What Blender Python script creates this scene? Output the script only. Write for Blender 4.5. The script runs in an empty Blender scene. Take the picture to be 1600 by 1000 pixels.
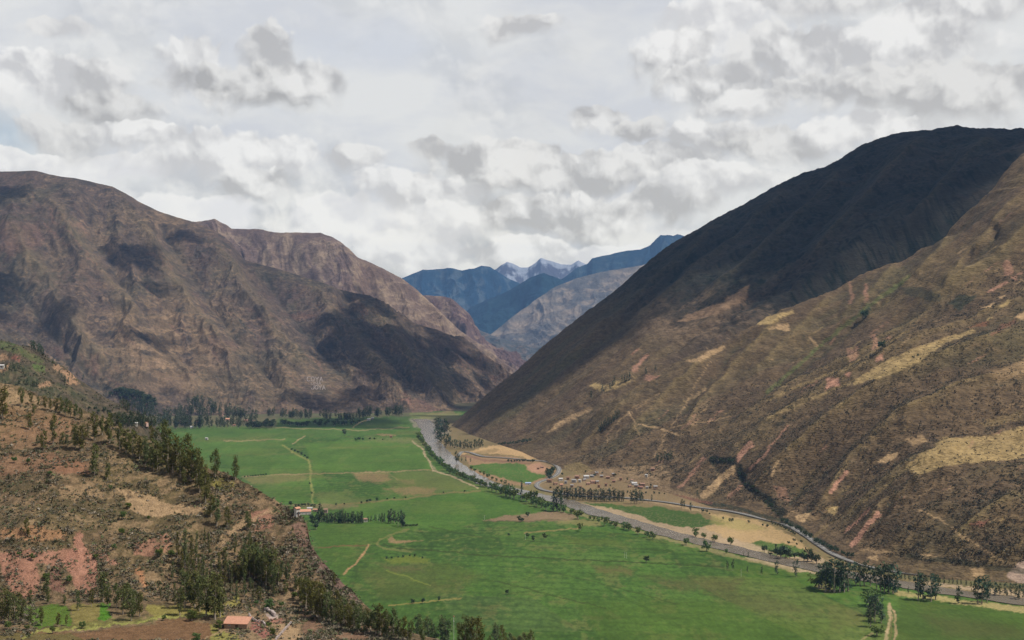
import bpy, math, random
import numpy as np
from mathutils import Vector

# ------------------------------------------------------------------ camera, world, sun, exposure
F, CX, HY, CZ = 1931.0, 800.0, 520.0, 250.0        # focal length, centre column and horizon row in photo pixels, eye height
sc = bpy.context.scene
COL = sc.collection
cam_d = bpy.data.cameras.new('camera'); cam = bpy.data.objects.new('camera', cam_d); COL.objects.link(cam)
cam.location = (0, 0, CZ); cam.rotation_euler = (math.pi/2, 0, 0)
cam_d.sensor_width = 36; cam_d.lens = F/1600*36; cam_d.shift_y = (HY-500)/1600
cam_d.clip_start = 1; cam_d.clip_end = 90000
sc.camera = cam

SUN_EL, SUN_AZ = math.radians(60), math.radians(104)   # azimuth clockwise from straight ahead (+Y)
SUN = Vector((math.sin(SUN_AZ)*math.cos(SUN_EL), math.cos(SUN_AZ)*math.cos(SUN_EL), math.sin(SUN_EL)))
sd = bpy.data.lights.new('sun', 'SUN'); sd.energy = 5.0; sd.angle = math.radians(0.6); sd.color = (1, .955, .88)
so = bpy.data.objects.new('sun', sd); COL.objects.link(so)
so.rotation_euler = SUN.to_track_quat('Z', 'Y').to_euler(); so.location = SUN*3000

sc.view_settings.view_transform = 'Standard'; sc.view_settings.look = 'None'
sc.view_settings.exposure = 0; sc.view_settings.gamma = 1
cy = sc.cycles
cy.max_bounces = 4; cy.diffuse_bounces = 2; cy.glossy_bounces = 2; cy.transmission_bounces = 2
cy.volume_bounces = 0; cy.transparent_max_bounces = 16; cy.use_denoising = True
cy.sample_clamp_indirect = 4

HZ = 2.3e-5      # density of the air
# node helpers -------------------------------------------------------------------------------
class NT:
    def __init__(s, nt): s.nt = nt; nt.nodes.clear()
    def n(s, t, **k):
        nd = s.nt.nodes.new(t)
        for a, b in k.items(): setattr(nd, a, b)
        return nd
    def put(s, sock, v):
        if v is None: return
        if hasattr(v, 'is_output') or isinstance(v, bpy.types.NodeSocket): s.nt.links.new(v, sock)
        else: sock.default_value = v
    def m(s, op, a, b=None, c=None, clamp=False):
        nd = s.n('ShaderNodeMath', operation=op, use_clamp=clamp)
        s.put(nd.inputs[0], a); s.put(nd.inputs[1], b); s.put(nd.inputs[2], c)
        return nd.outputs[0]
    def v(s, op, a, b=None):
        nd = s.n('ShaderNodeVectorMath', operation=op)
        s.put(nd.inputs[0], a); s.put(nd.inputs[1], b)
        return nd.outputs['Value'] if op in ('LENGTH', 'DOT_PRODUCT') else nd.outputs[0]
    def mix(s, f, a, b, mode='MIX'):
        nd = s.n('ShaderNodeMix', data_type='RGBA', blend_type=mode)
        s.put(nd.inputs[0], f); s.put(nd.inputs[6], a); s.put(nd.inputs[7], b)
        return nd.outputs[2]
    def rng(s, x, a, b, c=0., d=1., mode='LINEAR'):
        nd = s.n('ShaderNodeMapRange', interpolation_type=mode, clamp=True)
        s.put(nd.inputs[0], x)
        for i, q in enumerate((a, b, c, d)): s.put(nd.inputs[i+1], q)
        return nd.outputs[0]
    def noise(s, vec, scale, detail=4, rough=.55, dist=0., lac=2.):
        nd = s.n('ShaderNodeTexNoise')
        s.put(nd.inputs['Vector'], vec); nd.inputs['Scale'].default_value = scale
        nd.inputs['Detail'].default_value = detail; nd.inputs['Roughness'].default_value = rough
        nd.inputs['Distortion'].default_value = dist; nd.inputs['Lacunarity'].default_value = lac
        return nd.outputs['Fac']

def ang(px, py):
    a = math.atan((px-CX)/F); return a, math.atan((HY-py)*math.cos(a)/F)

# world: Nishita sky with banks of cumulus, laid out by compass direction and height
w = bpy.data.worlds.new("World"); sc.world = w; w.use_nodes = True
t = NT(w.node_tree)
geo = t.n('ShaderNodeTexCoord').outputs['Generated']
sky = t.n('ShaderNodeTexSky', sky_type='NISHITA', sun_disc=False, sun_elevation=SUN_EL, sun_rotation=SUN_AZ)
sky.altitude = 2900; sky.air_density = 1.0; sky.dust_density = .6; sky.ozone_density = 1.0
sep = t.n('ShaderNodeSeparateXYZ'); t.put(sep.inputs[0], geo)
az = t.m('ARCTAN2', sep.outputs[0], sep.outputs[1])
el = t.m('ARCSINE', sep.outputs[2])
cmb = t.n('ShaderNodeCombineXYZ'); t.put(cmb.inputs[0], az); t.put(cmb.inputs[1], el)
P0 = cmb.outputs[0]
def noise2(vec, scale, detail=4, rough=.55):
    nd = t.n('ShaderNodeTexNoise', noise_dimensions='2D'); t.put(nd.inputs['Vector'], vec); nd.inputs['Scale'].default_value = scale
    nd.inputs['Detail'].default_value = detail; nd.inputs['Roughness'].default_value = rough
    return nd.outputs['Fac']
# edge warp: several octaves of billow
def vnoise(vec, scale, detail, rough):
    nd = t.n('ShaderNodeTexNoise', noise_dimensions='2D'); t.put(nd.inputs['Vector'], vec); nd.inputs['Scale'].default_value = scale
    nd.inputs['Detail'].default_value = detail; nd.inputs['Roughness'].default_value = rough
    return nd.outputs['Color']
def warp(P, scale, amt, detail=5, rough=.6):
    c = t.v('SUBTRACT', vnoise(P, scale, detail, rough), (.5, .5, .5))
    sc_ = t.n('ShaderNodeVectorMath', operation='SCALE'); t.put(sc_.inputs[0], c); sc_.inputs['Scale'].default_value = amt
    flat = t.v('MULTIPLY', sc_.outputs[0], (1, 1, 0))
    return t.v('ADD', P, flat)
SKYN = t
def lin(c):
    return tuple((x/255/12.92 if x/255 <= .04045 else ((x/255+.055)/1.055)**2.4) for x in c)
def K10(c, k=10.):
    return tuple(x*k for x in lin(c))+(1,)
P1 = warp(P0, 10., .030, 2, .5)
P2 = warp(P0, 10., .034, 4, .55)
P3 = warp(P2, 60., .0065, 4, .58)
# relief: billows lit from the upper right
def billow(P, sc1, det=4):
    nd = t.n('ShaderNodeTexNoise', noise_dimensions='2D'); t.put(nd.inputs['Vector'], P); nd.inputs['Scale'].default_value = sc1
    nd.inputs['Detail'].default_value = det; nd.inputs['Roughness'].default_value = .55
    vo = t.n('ShaderNodeTexVoronoi', feature='SMOOTH_F1', voronoi_dimensions='2D'); t.put(vo.inputs['Vector'], P); vo.inputs['Scale'].default_value = sc1*.9
    vo.inputs['Smoothness'].default_value = .6; vo.inputs['Detail'].default_value = 1; vo.inputs['Roughness'].default_value = .5
    return t.m('SUBTRACT', nd.outputs['Fac'], t.m('MULTIPLY', vo.outputs['Distance'], .75))
PB = warp(P0, 30., .009, 3, .55)
b1 = billow(PB, 22); b2 = billow(t.v('ADD', PB, (.006, .011, 0)), 22)
b3 = billow(P3, 60, 5); b4 = billow(t.v('ADD', P3, (.002, .0035, 0)), 60, 5)
relief = t.m('ADD', t.m('MULTIPLY', t.m('SUBTRACT', b1, b2), 1.1), t.m('MULTIPLY', t.m('SUBTRACT', b3, b4), .40))
soft = noise2(P0, 9, 4, .55)
rag = t.m('ADD', t.m('MULTIPLY', t.m('SUBTRACT', b3, .15), -.5), t.m('MULTIPLY', t.m('SUBTRACT', b1, .2), -.24))
# high thin veil over blue
veil = t.rng(noise2(t.v('MULTIPLY', P1, (1, 2.6, 1)), 7, 5, .55), .36, .6)
col = t.mix(veil, K10((217, 221, 230)), K10((232, 234, 237)))
blue = t.v('LENGTH', t.v('MULTIPLY', t.v('SUBTRACT', P2, ang(-10, 215)+(0,)), (F/85, F/40, 0)))
col = t.mix(t.rng(blue, 1.1, .2, 0, .9), col, K10((192, 210, 228)))
blue = t.v('LENGTH', t.v('MULTIPLY', t.v('SUBTRACT', P2, ang(600, 75)+(0,)), (F/210, F/35, 0)))
col = t.mix(t.rng(blue, 1.1, .2, 0, .7), col, K10((214, 220, 232)))
# general broken cumulus between the horizon and 13 degrees
gen = noise2(t.v('MULTIPLY', P2, (1, 1.5, 1)), 8.5, 6, .58)
lowb = t.rng(sep.outputs[2], .15, .07)
cov = t.rng(t.m('ADD', gen, t.m('MULTIPLY', lowb, .13)), .47, .62)
gcol = t.mix(t.m('ADD', t.rng(soft, .36, .62, .15, .85), t.m('MULTIPLY', relief, 2.6), clamp=True), K10((196, 200, 208)), K10((242, 242, 242)))
col = t.mix(t.m('MULTIPLY', cov, t.m('MULTIPLY_ADD', lowb, .62, .35)), col, gcol)
# banks of cumulus: (column, row, half width, half height, base grey, top grey)
BL = [(90,42,60,16,205,218),(820,38,58,20,196,222),(1250,6,150,16,196,218),(1500,10,150,20,200,225),
 (300,335,130,34,232,250),(150,262,110,24,226,248),(560,350,110,50,226,250),(640,395,120,36,214,248),
 (70,120,95,42,206,230),(165,135,48,34,192,224),(165,170,70,30,182,216),(95,212,62,34,192,216),(20,250,80,20,222,240),
 (300,105,66,46,200,226),(415,84,44,42,190,218),(390,130,132,34,176,214),(490,118,52,34,186,222),
 (215,215,80,24,202,230),(320,238,130,44,206,244),(450,245,60,34,206,248),(400,292,72,28,190,226),(558,250,44,26,198,222),
 (670,232,42,20,192,212),(780,255,120,38,188,222),(650,300,110,36,206,242),(700,350,80,38,216,248),
 (930,174,60,28,188,224),(1000,200,60,22,186,214),(1030,250,100,34,192,226),(900,275,150,44,188,222),
 (880,335,160,40,190,230),(1020,320,110,34,190,226),(820,390,110,26,200,244),(950,392,80,22,222,250),
 (1110,40,90,50,214,246),(1060,80,75,46,188,232),(1130,125,100,38,188,226),(1235,80,110,44,192,220),(1180,160,80,28,194,226),(1390,60,170,46,200,230),(1320,130,130,38,188,216),
 (1480,135,170,50,188,216),(1130,215,100,34,196,228),(1230,225,110,32,184,216),(1110,285,110,30,206,234),(1360,205,120,32,206,232)]
for (bx, by, rx, ry, g0, g1) in BL:
    a_, e_ = ang(bx, by)
    d = t.v('MULTIPLY', t.v('SUBTRACT', P3, (a_, e_, 0)), (F/rx, F/ry, 0))
    ln = t.m('ADD', t.v('LENGTH', d), rag)
    s2 = t.n('ShaderNodeSeparateXYZ'); t.put(s2.inputs[0], d)
    wv = t.m('MINIMUM', t.m('MAXIMUM', t.m('MULTIPLY_ADD', s2.outputs[1], -.24, .25), .11), .50)
    al = t.rng(t.m('DIVIDE', t.m('SUBTRACT', ln, .97), wv), 1., -1., 0, .96, 'SMOOTHSTEP')
    sh = t.m('ADD', t.m('MULTIPLY_ADD', s2.outputs[1], .50, .47), t.m('MULTIPLY', relief, 2.3), clamp=True)
    sh = t.m('ADD', sh, t.m('MULTIPLY', t.m('SUBTRACT', soft, .5), .35), clamp=True)
    bc = t.mix(sh, K10((g0+5, g0+6, g0+11)), K10((min(g1+19, 248), min(g1+19, 248), min(g1+20, 249))))
    col = t.mix(t.m('MULTIPLY', al, t.m('MULTIPLY_ADD', sh, -.08, 1.)), col, bc)
# seen through tens of kilometres of air the low clouds keep their contrast
pl = t.m('MULTIPLY', t.m('MINIMUM', t.m('DIVIDE', 1900., t.m('MAXIMUM', sep.outputs[2], .01)), 25500.), HZ)
iT = t.m('EXPONENT', pl)
def scl(c, f):
    nd = t.n('ShaderNodeVectorMath', operation='SCALE'); t.put(nd.inputs[0], c); t.put(nd.inputs['Scale'], f); return nd.outputs[0]
col = t.v('SUBTRACT', scl(col, iT), scl((2.2, 3.7, 7.1), t.m('SUBTRACT', iT, 1.)))
hiel = t.rng(sep.outputs[2], .30, .52, 0, 1, 'SMOOTHSTEP')
hole = t.rng(noise2(P1, 3.1, 4, .5), .44, .58, .55, 1)
fin = t.mix(t.m('MULTIPLY', hiel, hole), col, sky.outputs[0])
below = t.rng(sep.outputs[2], -.02, 0.)
fin = t.mix(below, (1.2, 1.15, 1.0, 1), fin)
bg = t.n('ShaderNodeBackground'); t.put(bg.inputs[0], scl(fin, t.rng(sep.outputs[2], .30, .40, .91, 1.))); bg.inputs[1].default_value = 0.1
wo = t.n('ShaderNodeOutputWorld'); t.put(wo.inputs[0], bg.outputs[0])
w.cycles.sampling_method = 'MANUAL'; w.cycles.sample_map_resolution = 512

# ------------------------------------------------------------------ numpy noise and painting
def _h(ix, iy, s):
    h = (ix.astype(np.int64)*374761393 + iy.astype(np.int64)*668265263 + s*974634777) & 0xffffffff
    h = ((h ^ (h >> 13))*1274126177) & 0xffffffff
    return ((h ^ (h >> 16)) & 0xffffff)/float(0x1000000)
def pn(x, y, s=0):
    x = np.asarray(x, float); y = np.asarray(y, float)
    x0 = np.floor(x); y0 = np.floor(y); fx = x-x0; fy = y-y0
    u = fx*fx*fx*(fx*(fx*6-15)+10); v = fy*fy*fy*(fy*(fy*6-15)+10)
    def g(i, j):
        a = _h(x0+i, y0+j, s)*2*np.pi
        return np.cos(a)*(fx-i)+np.sin(a)*(fy-j)
    a, b, c, d = g(0, 0), g(1, 0), g(0, 1), g(1, 1)
    return ((a+(b-a)*u)*(1-v)+(c+(d-c)*u)*v)*1.5
def fbm(x, y, o=5, s=0, gain=.5, lac=2.03):
    r = 0; a = 1.; f = 1.
    for i in range(o): r = r+a*pn(x*f+i*17.3, y*f-i*9.1, s+i*31); a *= gain; f *= lac
    return r
def rid(x, y, o=5, s=0, gain=.5, lac=2.03):
    r = 0; a = 1.; f = 1.; w_ = 1.
    for i in range(o):
        n = 1-np.abs(pn(x*f+i*11.7, y*f+i*5.3, s+i*29))*1.6; n = np.clip(n, 0, 1)**2
        r = r+a*n*w_; w_ = np.clip(n*1.6, 0, 1); a *= gain; f *= lac
    return r
def sst(x, a, b):
    q = np.clip((x-a)/(b-a), 0, 1); return q*q*(3-2*q)
def project(Pt):
    Y = np.maximum(Pt[..., 1], 1.)
    return CX+F*Pt[..., 0]/Y, HY-F*(Pt[..., 2]-CZ)/Y
def alb(c, k=1.48):
    return np.array(lin(c))/k
class Paint:
    """albedo of one terrain mesh: fields, bare soil, rock and tracks laid where they lie on the ground"""
    def __init__(s, Pt, col):
        s.col = col.reshape(-1, 3); px, py = project(Pt); s.px = px.ravel(); s.py = py.ravel()
        s.jx = fbm(s.px/7., s.py/5., 3, 71)*1.; s.jy = fbm(s.px/7.+50, s.py/5., 3, 72)*1.
        s.jx += fbm(s.px/24., s.py/16., 2, 73)*2.2; s.jy += fbm(s.px/24.+9, s.py/16., 2, 74)*1.5; s.gr = fbm(s.px/3.2, s.py/2.2, 3, 75, .7)
    rough = 1.
    def _box(s, x0, x1, y0, y1):
        return np.nonzero((s.px > x0) & (s.px < x1) & (s.py > y0) & (s.py < y1))[0]
    def put(s, i, m, c):
        m = np.clip(m, 0, 1)[:, None]; s.col[i] = s.col[i]*(1-m)+np.asarray(c)*m
    def sd(s, i, pts, jit):
        x = s.px[i]+s.jx[i]*jit; y = s.py[i]+s.jy[i]*jit
        d = np.full(len(i), 1e9); ins = np.zeros(len(i), bool); n = len(pts)
        for k in range(n):
            (x0, y0), (x1, y1) = pts[k], pts[(k+1) % n]
            dx, dy = x1-x0, y1-y0; L = dx*dx+dy*dy+1e-9
            q = np.clip(((x-x0)*dx+(y-y0)*dy)/L, 0, 1)
            d = np.minimum(d, np.hypot(x-x0-q*dx, y-y0-q*dy))
            if (y0 != y1):
                c = ((y0 > y) != (y1 > y)) & (x < (x1-x0)*(y-y0)/(y1-y0)+x0); ins ^= c
        return np.where(ins, -d, d)
    def poly(s, pts, c, op=1., soft=1.2, jit=1.2):
        xs = [p[0] for p in pts]; ys = [p[1] for p in pts]; m = 6+soft*2
        i = s._box(min(xs)-m, max(xs)+m, min(ys)-m, max(ys)+m)
        if len(i): s.put(i, op*(1-sst(s.sd(i, pts, jit)+s.gr[i]*soft*1.1*s.rough, -soft, soft))*(1-s.rough*.55*sst(s.gr[i], -.05, .55)), c)
    def line(s, pts, c, wd=1.6, op=1., jit=.6, brk=0.):
        for k in range(len(pts)-1):
            (x0, y0), (x1, y1) = pts[k], pts[k+1]; m = wd+5
            i = s._box(min(x0, x1)-m, max(x0, x1)+m, min(y0, y1)-m, max(y0, y1)+m)
            if not len(i): continue
            x = s.px[i]+s.jx[i]*jit; y = s.py[i]+s.jy[i]*jit; dx, dy = x1-x0, y1-y0
            q = np.clip(((x-x0)*dx+(y-y0)*dy)/(dx*dx+dy*dy+1e-9), 0, 1)
            d = np.hypot(x-x0-q*dx, y-y0-q*dy); a = op
            if brk: a = op*sst(pn(s.px[i]/9, s.py[i]/6, 5), -brk, .1)
            s.put(i, a*(1-sst(d+s.gr[i]*wd*.3*s.rough, wd*.5-.5, wd*.5+.7))*(1-s.rough*.45*sst(s.gr[i], 0, .5)), c)

MATS = {}
def principled(nt, base, rough=.9, normal=None, spec=.2):
    b = nt.n('ShaderNodeBsdfPrincipled'); nt.put(b.inputs['Base Color'], base); nt.put(b.inputs['Roughness'], rough)
    b.inputs['Specular IOR Level'].default_value = spec
    if normal is not None: nt.put(b.inputs['Normal'], normal)
    o = nt.n('ShaderNodeOutputMaterial'); nt.put(o.inputs[0], b.outputs[0]); return b
def newmat(name):
    m = bpy.data.materials.new(name); m.use_nodes = True; MATS[name] = m; return m, NT(m.node_tree)
def terrain_mat(name, s1, s2, amt=.5, bump=1., bdist=1., tint=(1, 1, 1, 1), squash=(1, 1, 1)):
    """vertex albedo broken up by scrub-sized speckle (s1, s2 in 1/m) and bumped by it"""
    m, q = newmat(name)
    at = q.n('ShaderNodeAttribute', attribute_name='Col').outputs['Color']
    pos = q.v('MULTIPLY', q.n('ShaderNodeNewGeometry').outputs['Position'], squash)
    a = q.noise(pos, s1, 4, .62); b = q.noise(pos, s2, 3, .6)
    k = q.m('ADD', q.m('MULTIPLY', q.rng(a, .32, .68, -1, 1), amt*.55), q.m('MULTIPLY', q.rng(b, .3, .7, -1, 1), amt*.6))
    c = q.mix(1., at, q.rng(k, -1, 1, 0., 2.), 'MULTIPLY')
    c = q.mix(1., c, tint, 'MULTIPLY')
    hh = q.m('ADD', q.m('MULTIPLY', a, .6), b)
    bp = q.n('ShaderNodeBump'); q.put(bp.inputs['Height'], hh); bp.inputs['Strength'].default_value = bump; bp.inputs['Distance'].default_value = bdist
    principled(q, c, .95, bp.outputs[0], .1); return m

def link(o, parent=None):
    COL.objects.link(o)
    if parent is not None: o.parent = parent
    return o
def mesh_np(name, V, Fc, mats, col=None, smooth=True, mi=None):
    me = bpy.data.meshes.new(name); V = np.asarray(V, np.float32); Fc = np.asarray(Fc, np.int32); k = Fc.shape[1]
    me.vertices.add(len(V)); me.vertices.foreach_set('co', V.ravel())
    me.loops.add(Fc.size); me.loops.foreach_set('vertex_index', Fc.ravel())
    me.polygons.add(len(Fc)); me.polygons.foreach_set('loop_start', np.arange(0, Fc.size, k, dtype=np.int32))
    me.polygons.foreach_set('use_smooth', np.full(len(Fc), smooth, dtype=bool))
    for m in mats: me.materials.append(m)
    if mi is not None: me.polygons.foreach_set('material_index', np.asarray(mi, np.int32))
    if col is not None:
        a = me.color_attributes.new('Col', 'FLOAT_COLOR', 'POINT')
        c4 = np.ones((len(V), 4), np.float32); c4[:, :3] = np.clip(col.reshape(-1, 3), 0, 1); a.data.foreach_set('color', c4.ravel())
    me.update(calc_edges=True); return me
def grid_faces(n, m):
    i = np.arange(n*m).reshape(n, m)
    return np.stack([i[:-1, :-1], i[:-1, 1:], i[1:, 1:], i[1:, :-1]], -1).reshape(-1, 4)
TERR = []
def terrain(name, Pt, col, mat, flip=False):
    n, m = Pt.shape[:2]; f = grid_faces(n, m)
    if flip: f = f[:, ::-1]
    o = bpy.data.objects.new(name, mesh_np(name, Pt.reshape(-1, 3), f, [mat], col)); link(o); o['kind'] = 'structure'
    TERR.append(Pt); return o

def resample(pts, n, smooth=True):
    """pts (k,d) -> (n,d) by chord length, Catmull-Rom when smooth"""
    pts = np.asarray(pts, float); d = np.r_[0, np.cumsum(np.linalg.norm(np.diff(pts, axis=0), axis=1))]; u = np.linspace(0, d[-1], n)
    return np.stack([np.interp(u, d, pts[:, k]) for k in range(pts.shape[1])], 1)
def mono(x, xs, ys):
    """smooth monotone-ish interpolation (Hermite, finite differences)"""
    xs = np.asarray(xs, float); ys = np.asarray(ys, float); h = np.diff(xs); dl = np.diff(ys)/h
    m = np.r_[dl[0], (dl[:-1]*h[1:]+dl[1:]*h[:-1])/(h[:-1]+h[1:]), dl[-1]]
    i = np.clip(np.searchsorted(xs, x, side='right')-1, 0, len(h)-1); q = np.clip((x-xs[i])/h[i], -.0, 1e9)
    qq = np.clip(q, 0, 1)
    r = (2*qq**3-3*qq**2+1)*ys[i]+(qq**3-2*qq**2+qq)*h[i]*m[i]+(-2*qq**3+3*qq**2)*ys[i+1]+(qq**3-qq**2)*h[i]*m[i+1]
    return r+np.where(q > 1, (q-1)*h[i]*dl[i], 0)
def floorY(py): return F*CZ/(py-HY)
def W(px, py, Y): return ((px-CX)/F*Y, Y, CZ+(HY-py)/F*Y)
# ------------------------------------------------------------------ materials of the land
M_R = terrain_mat('scrub_slope', .13, .42, .46, 1., 2.4, squash=(.42, .42, 1.5))
M_L = terrain_mat('dry_slope', .07, .24, .40, 1., 3.2, squash=(.7, .7, 1.4))
M_B = terrain_mat('distant_slope', .02, .07, .35, 1., 9.)
M_H = terrain_mat('hill_soil', .35, 1.5, .42, 1., .6)
M_G = terrain_mat('valley_crop', .02, .35, .26, .5, .25, squash=(1, .35, 1))

# ------------------------------------------------------------------ right hand mountain: fall lines from the valley road upward
DR = np.array([.9507, .3102])
def col_px(bpx, bpy_, lst, top=None):
    Y0 = floorY(bpy_); B = np.array([(bpx-CX)/F*Y0, Y0]); S = [0.]; Z = [0.]
    for (px, py) in lst:
        u = (px-CX)/F; s = (u*B[1]-B[0])/(DR[0]-u*DR[1]); Yv = B[1]+s*DR[1]
        if s > S[-1]+5: S.append(s); Z.append(CZ+(HY-py)/F*Yv)
    return B, S, Z
OUT = [(750,625),(800,585),(850,540),(900,500),(960,455),(1000,420),(1060,375),(1090,359),(1110,346),(1150,325),(1200,298),(1240,278),(1300,257),(1350,226),(1400,208),(1450,203),(1480,197),(1510,199),(1560,200),(1600,204),(1700,235)]
RG = [(900,690),(940,642),(1000,602),(1070,561),(1130,535),(1180,506),(1240,479),(1300,455),(1345,430),(1380,416),(1420,404),(1440,389),(1470,384),(1485,360),(1500,340),(1530,314),(1550,295),(1570,266),(1600,240),(1700,165)]
cols = [((120, 4900), [0, 400, 1500, 2600], [0, 100, 420, 600]),
        ((-50, 3950), [0, 400, 1500, 2600], [0, 150, 580, 780]),
        col_px(705, 665, OUT),
        col_px(735, 679, [(800,628),(900,548),(1000,475),(1100,410),(1200,345),(1300,293),(1400,238),(1480,216),(1600,212)]),
        col_px(775, 693, [(900,602),(1000,533),(1100,471),(1200,405),(1300,340),(1400,278),(1500,240),(1600,228)]),
        col_px(815, 706, [(900,652),(1000,590),(1100,532),(1200,472),(1300,400),(1400,340),(1500,285),(1600,232)])]
rb = col_px(850, 722, RG)
cols.append((np.array(col_px(838, 717, [(900,600)])[0]), rb[1], [z*.80 for z in rb[2]]))
cols.append(rb)
cols += [col_px(885, 735, [(1000,668),(1100,625),(1200,577),(1300,520),(1345,487),(1420,432),(1500,375),(1600,290),(1700,215)]),
         col_px(960, 750, [(1060,712),(1120,672),(1200,624),(1250,600),(1325,572),(1375,540),(1420,515),(1480,455),(1550,395),(1600,345),(1700,270)]),
         col_px(1000, 760, [(1060,731),(1120,698),(1200,659),(1250,629),(1312,594),(1400,547),(1450,520),(1522,494),(1600,445)]),
         col_px(1040, 769, [(1100,735),(1200,668),(1250,638),(1312,604),(1400,557),(1450,533),(1522,508),(1600,462)]),
         col_px(1080, 782, [(1130,755),(1200,705),(1300,650),(1400,590),(1500,545),(1600,500)]),
         col_px(1120, 795, [(1160,768),(1200,735),(1275,672),(1340,628),(1400,590),(1500,555),(1600,515)]),
         col_px(1160, 803, [(1200,784),(1250,764),(1297,737),(1325,709),(1400,640),(1500,598),(1600,570)]),
         col_px(1195, 814, [(1240,788),(1297,750),(1325,725),(1400,655),(1500,612),(1600,585)]),
         col_px(1235, 825, [(1275,814),(1305,799),(1375,750),(1412,723),(1450,700),(1500,680),(1600,650)]),
         col_px(1262, 840, [(1305,815),(1375,765),(1412,738),(1450,716),(1500,700),(1600,672),(1750,600)]),
         col_px(1290, 862, [(1330,842),(1372,802),(1410,775),(1450,740),(1500,725),(1600,715),(1750,660)]),
         col_px(1340, 884, [(1380,862),(1420,820),(1470,785),(1520,765),(1600,742),(1750,700)]),
         col_px(1410, 898, [(1450,875),(1500,840),(1560,800),(1600,780),(1750,720)]),
         col_px(1480, 906, [(1520,888),(1560,862),(1600,838),(1750,760)]),
         col_px(1560, 910, [(1600,895),(1680,850),(1750,810)]),
         col_px(1650, 915, [(1700,890),(1800,830)]),
         col_px(1800, 930, [(1900,860),(2100,760)]),
         ((900, 950), [0, 200, 700], [0, 110, 420]), ((1150, 500), [0, 200, 700], [0, 110, 420]), ((1300, -300), [0, 200, 700], [0, 110, 420])]
NS, NC = 760, 1150
S = 2500*np.linspace(0, 1, NS)**1.35
B = np.array([c[0] for c in cols], float)
cc = np.r_[0, np.cumsum(np.maximum(np.linalg.norm(np.diff(B, axis=0), axis=1), 1))]
Zc = np.stack([np.minimum(mono(S, c[1], c[2]), 1500) for c in cols])      # columns x S
pxB = CX+F*B[:, 0]/np.maximum(B[:, 1], 200); 
wgt = np.r_[.03, .05, np.full(len(cols)-3, 1.)][:len(cols)-1]; wgt[-4:] = .12; wgt[5] = .3
key = np.r_[0, np.cumsum(wgt*np.sqrt(np.maximum(np.abs(np.diff(pxB)), 12)))]; key /= key[-1]
C = np.interp(np.linspace(0, 1, NC), key, cc)
def lerpcols(A, smooth=True):
    i = np.clip(np.searchsorted(cc, C, side='right')-1, 0, len(cc)-2); q = (C-cc[i])/(cc[i+1]-cc[i])
    q = (q*q*(3-2*q)*.45+q*.55) if smooth else q
    q = q.reshape((-1,)+(1,)*(A.ndim-1)); return A[i]*(1-q)+A[i+1]*q
Z = lerpcols(Zc); BB = lerpcols(B, False)
SS, CCg = np.meshgrid(S, C)
X = BB[:, None, 0]+SS*DR[0]; Y = BB[:, None, 1]+SS*DR[1]
cr = cc[7]; out = cc[2]
nearout = 1-.72*np.exp(-((CCg-out)/60)**2); nearr = 1-.75*np.exp(-((CCg-cr)/22)**2)*(1-.6*sst(SS, 850, 1000))
msk = sst(SS, 0, 90)*nearout*nearr
wp = fbm(X/260, Y/260, 3, 3)*38
gl = rid((CCg+wp)/115, SS/900+CCg/4000, 4, 11, .55)
Z = Z+msk*((gl-.8)*9*(.35+.65*sst(SS, 60, 500)))
Z = Z+msk*fbm(X/150, Y/150, 7, 21, .52)*7+sst(SS, 0, 40)*fbm(X/22, Y/22, 4, 22, .65)*2.2
# broken rock steps on the upper slopes and the dark ravine mouths above the road
st = sst(fbm(X/210, Y/210, 3, 25), .18, .5)
Z = Z+msk*st*sst(SS, 250, 500)*((np.abs(pn(Z/26+pn(X/60, Y/60, 8)*.6, CCg/300, 26))*-8)+2)
Z += msk*sst(SS, 700, 1100)*fbm(X/330, Y/330, 4, 27)*20*(CCg < cc[6])
# spurs and gullies that run down to the valley, each where it lies on the slope
qx, qy = project(np.stack([X, Y, Z], -1))
RL = np.zeros(X.shape); VD = np.zeros(X.shape); VU = np.zeros(X.shape)
def rib(pts, amp, wd, far=False):
    global Z
    xs = [p_[0] for p_ in pts]; ys = [p_[1] for p_ in pts]; m = wd*4.5
    I = np.nonzero((qx > min(xs)-m) & (qx < max(xs)+m) & (qy > min(ys)-m) & (qy < max(ys)+m) & ((CCg < cr-6) if far else (CCg > cr)))
    x = qx[I]+fbm(qx[I]/40, qy[I]/40, 3, 88)*3.4; y = qy[I]+fbm(qx[I]/40+7, qy[I]/40, 3, 89)*3.4; d = np.full(len(x), 1e9); e = np.zeros(len(x)); sg = np.zeros(len(x)); L = len(pts)-1
    for k in range(L):
        (x0, y0), (x1, y1) = pts[k], pts[k+1]; dx, dy = x1-x0, y1-y0; q_ = np.clip(((x-x0)*dx+(y-y0)*dy)/(dx*dx+dy*dy), 0, 1); dd = np.hypot(x-x0-q_*dx, y-y0-q_*dy)
        b_ = dd < d; d = np.where(b_, dd, d); e = np.where(b_, (k+q_)/L, e); sg = np.where(b_, np.sign((x-x0)*dy-(y-y0)*dx), sg)
    Z[I] += amp*np.exp(-d/wd)*sst(e, -.02, .12)*sst(1-e, -.02, .15)*sst(SS[I], 10, 90)*nearr[I]*np.where(far, nearout[I], 1)
    en = sst(e, -.02, .12)*sst(1-e, -.02, .15)*nearr[I]; RL[I] += (.3 if far else 1.)*np.sign(amp)*en*np.exp(-d/(wd*.32)); dn = -sg if pts[0][0] > pts[-1][0] else sg
    if far: return
    if amp > 0: VD[I] = np.maximum(VD[I], en*np.exp(-d/(wd*2.2))*(dn > 0)*sst(d, 1, 5)); VU[I] = np.maximum(VU[I], en*np.exp(-d/(wd*1.3))*(dn <= 0))  # masks for the shaded and the brighter side of each spur
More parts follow.
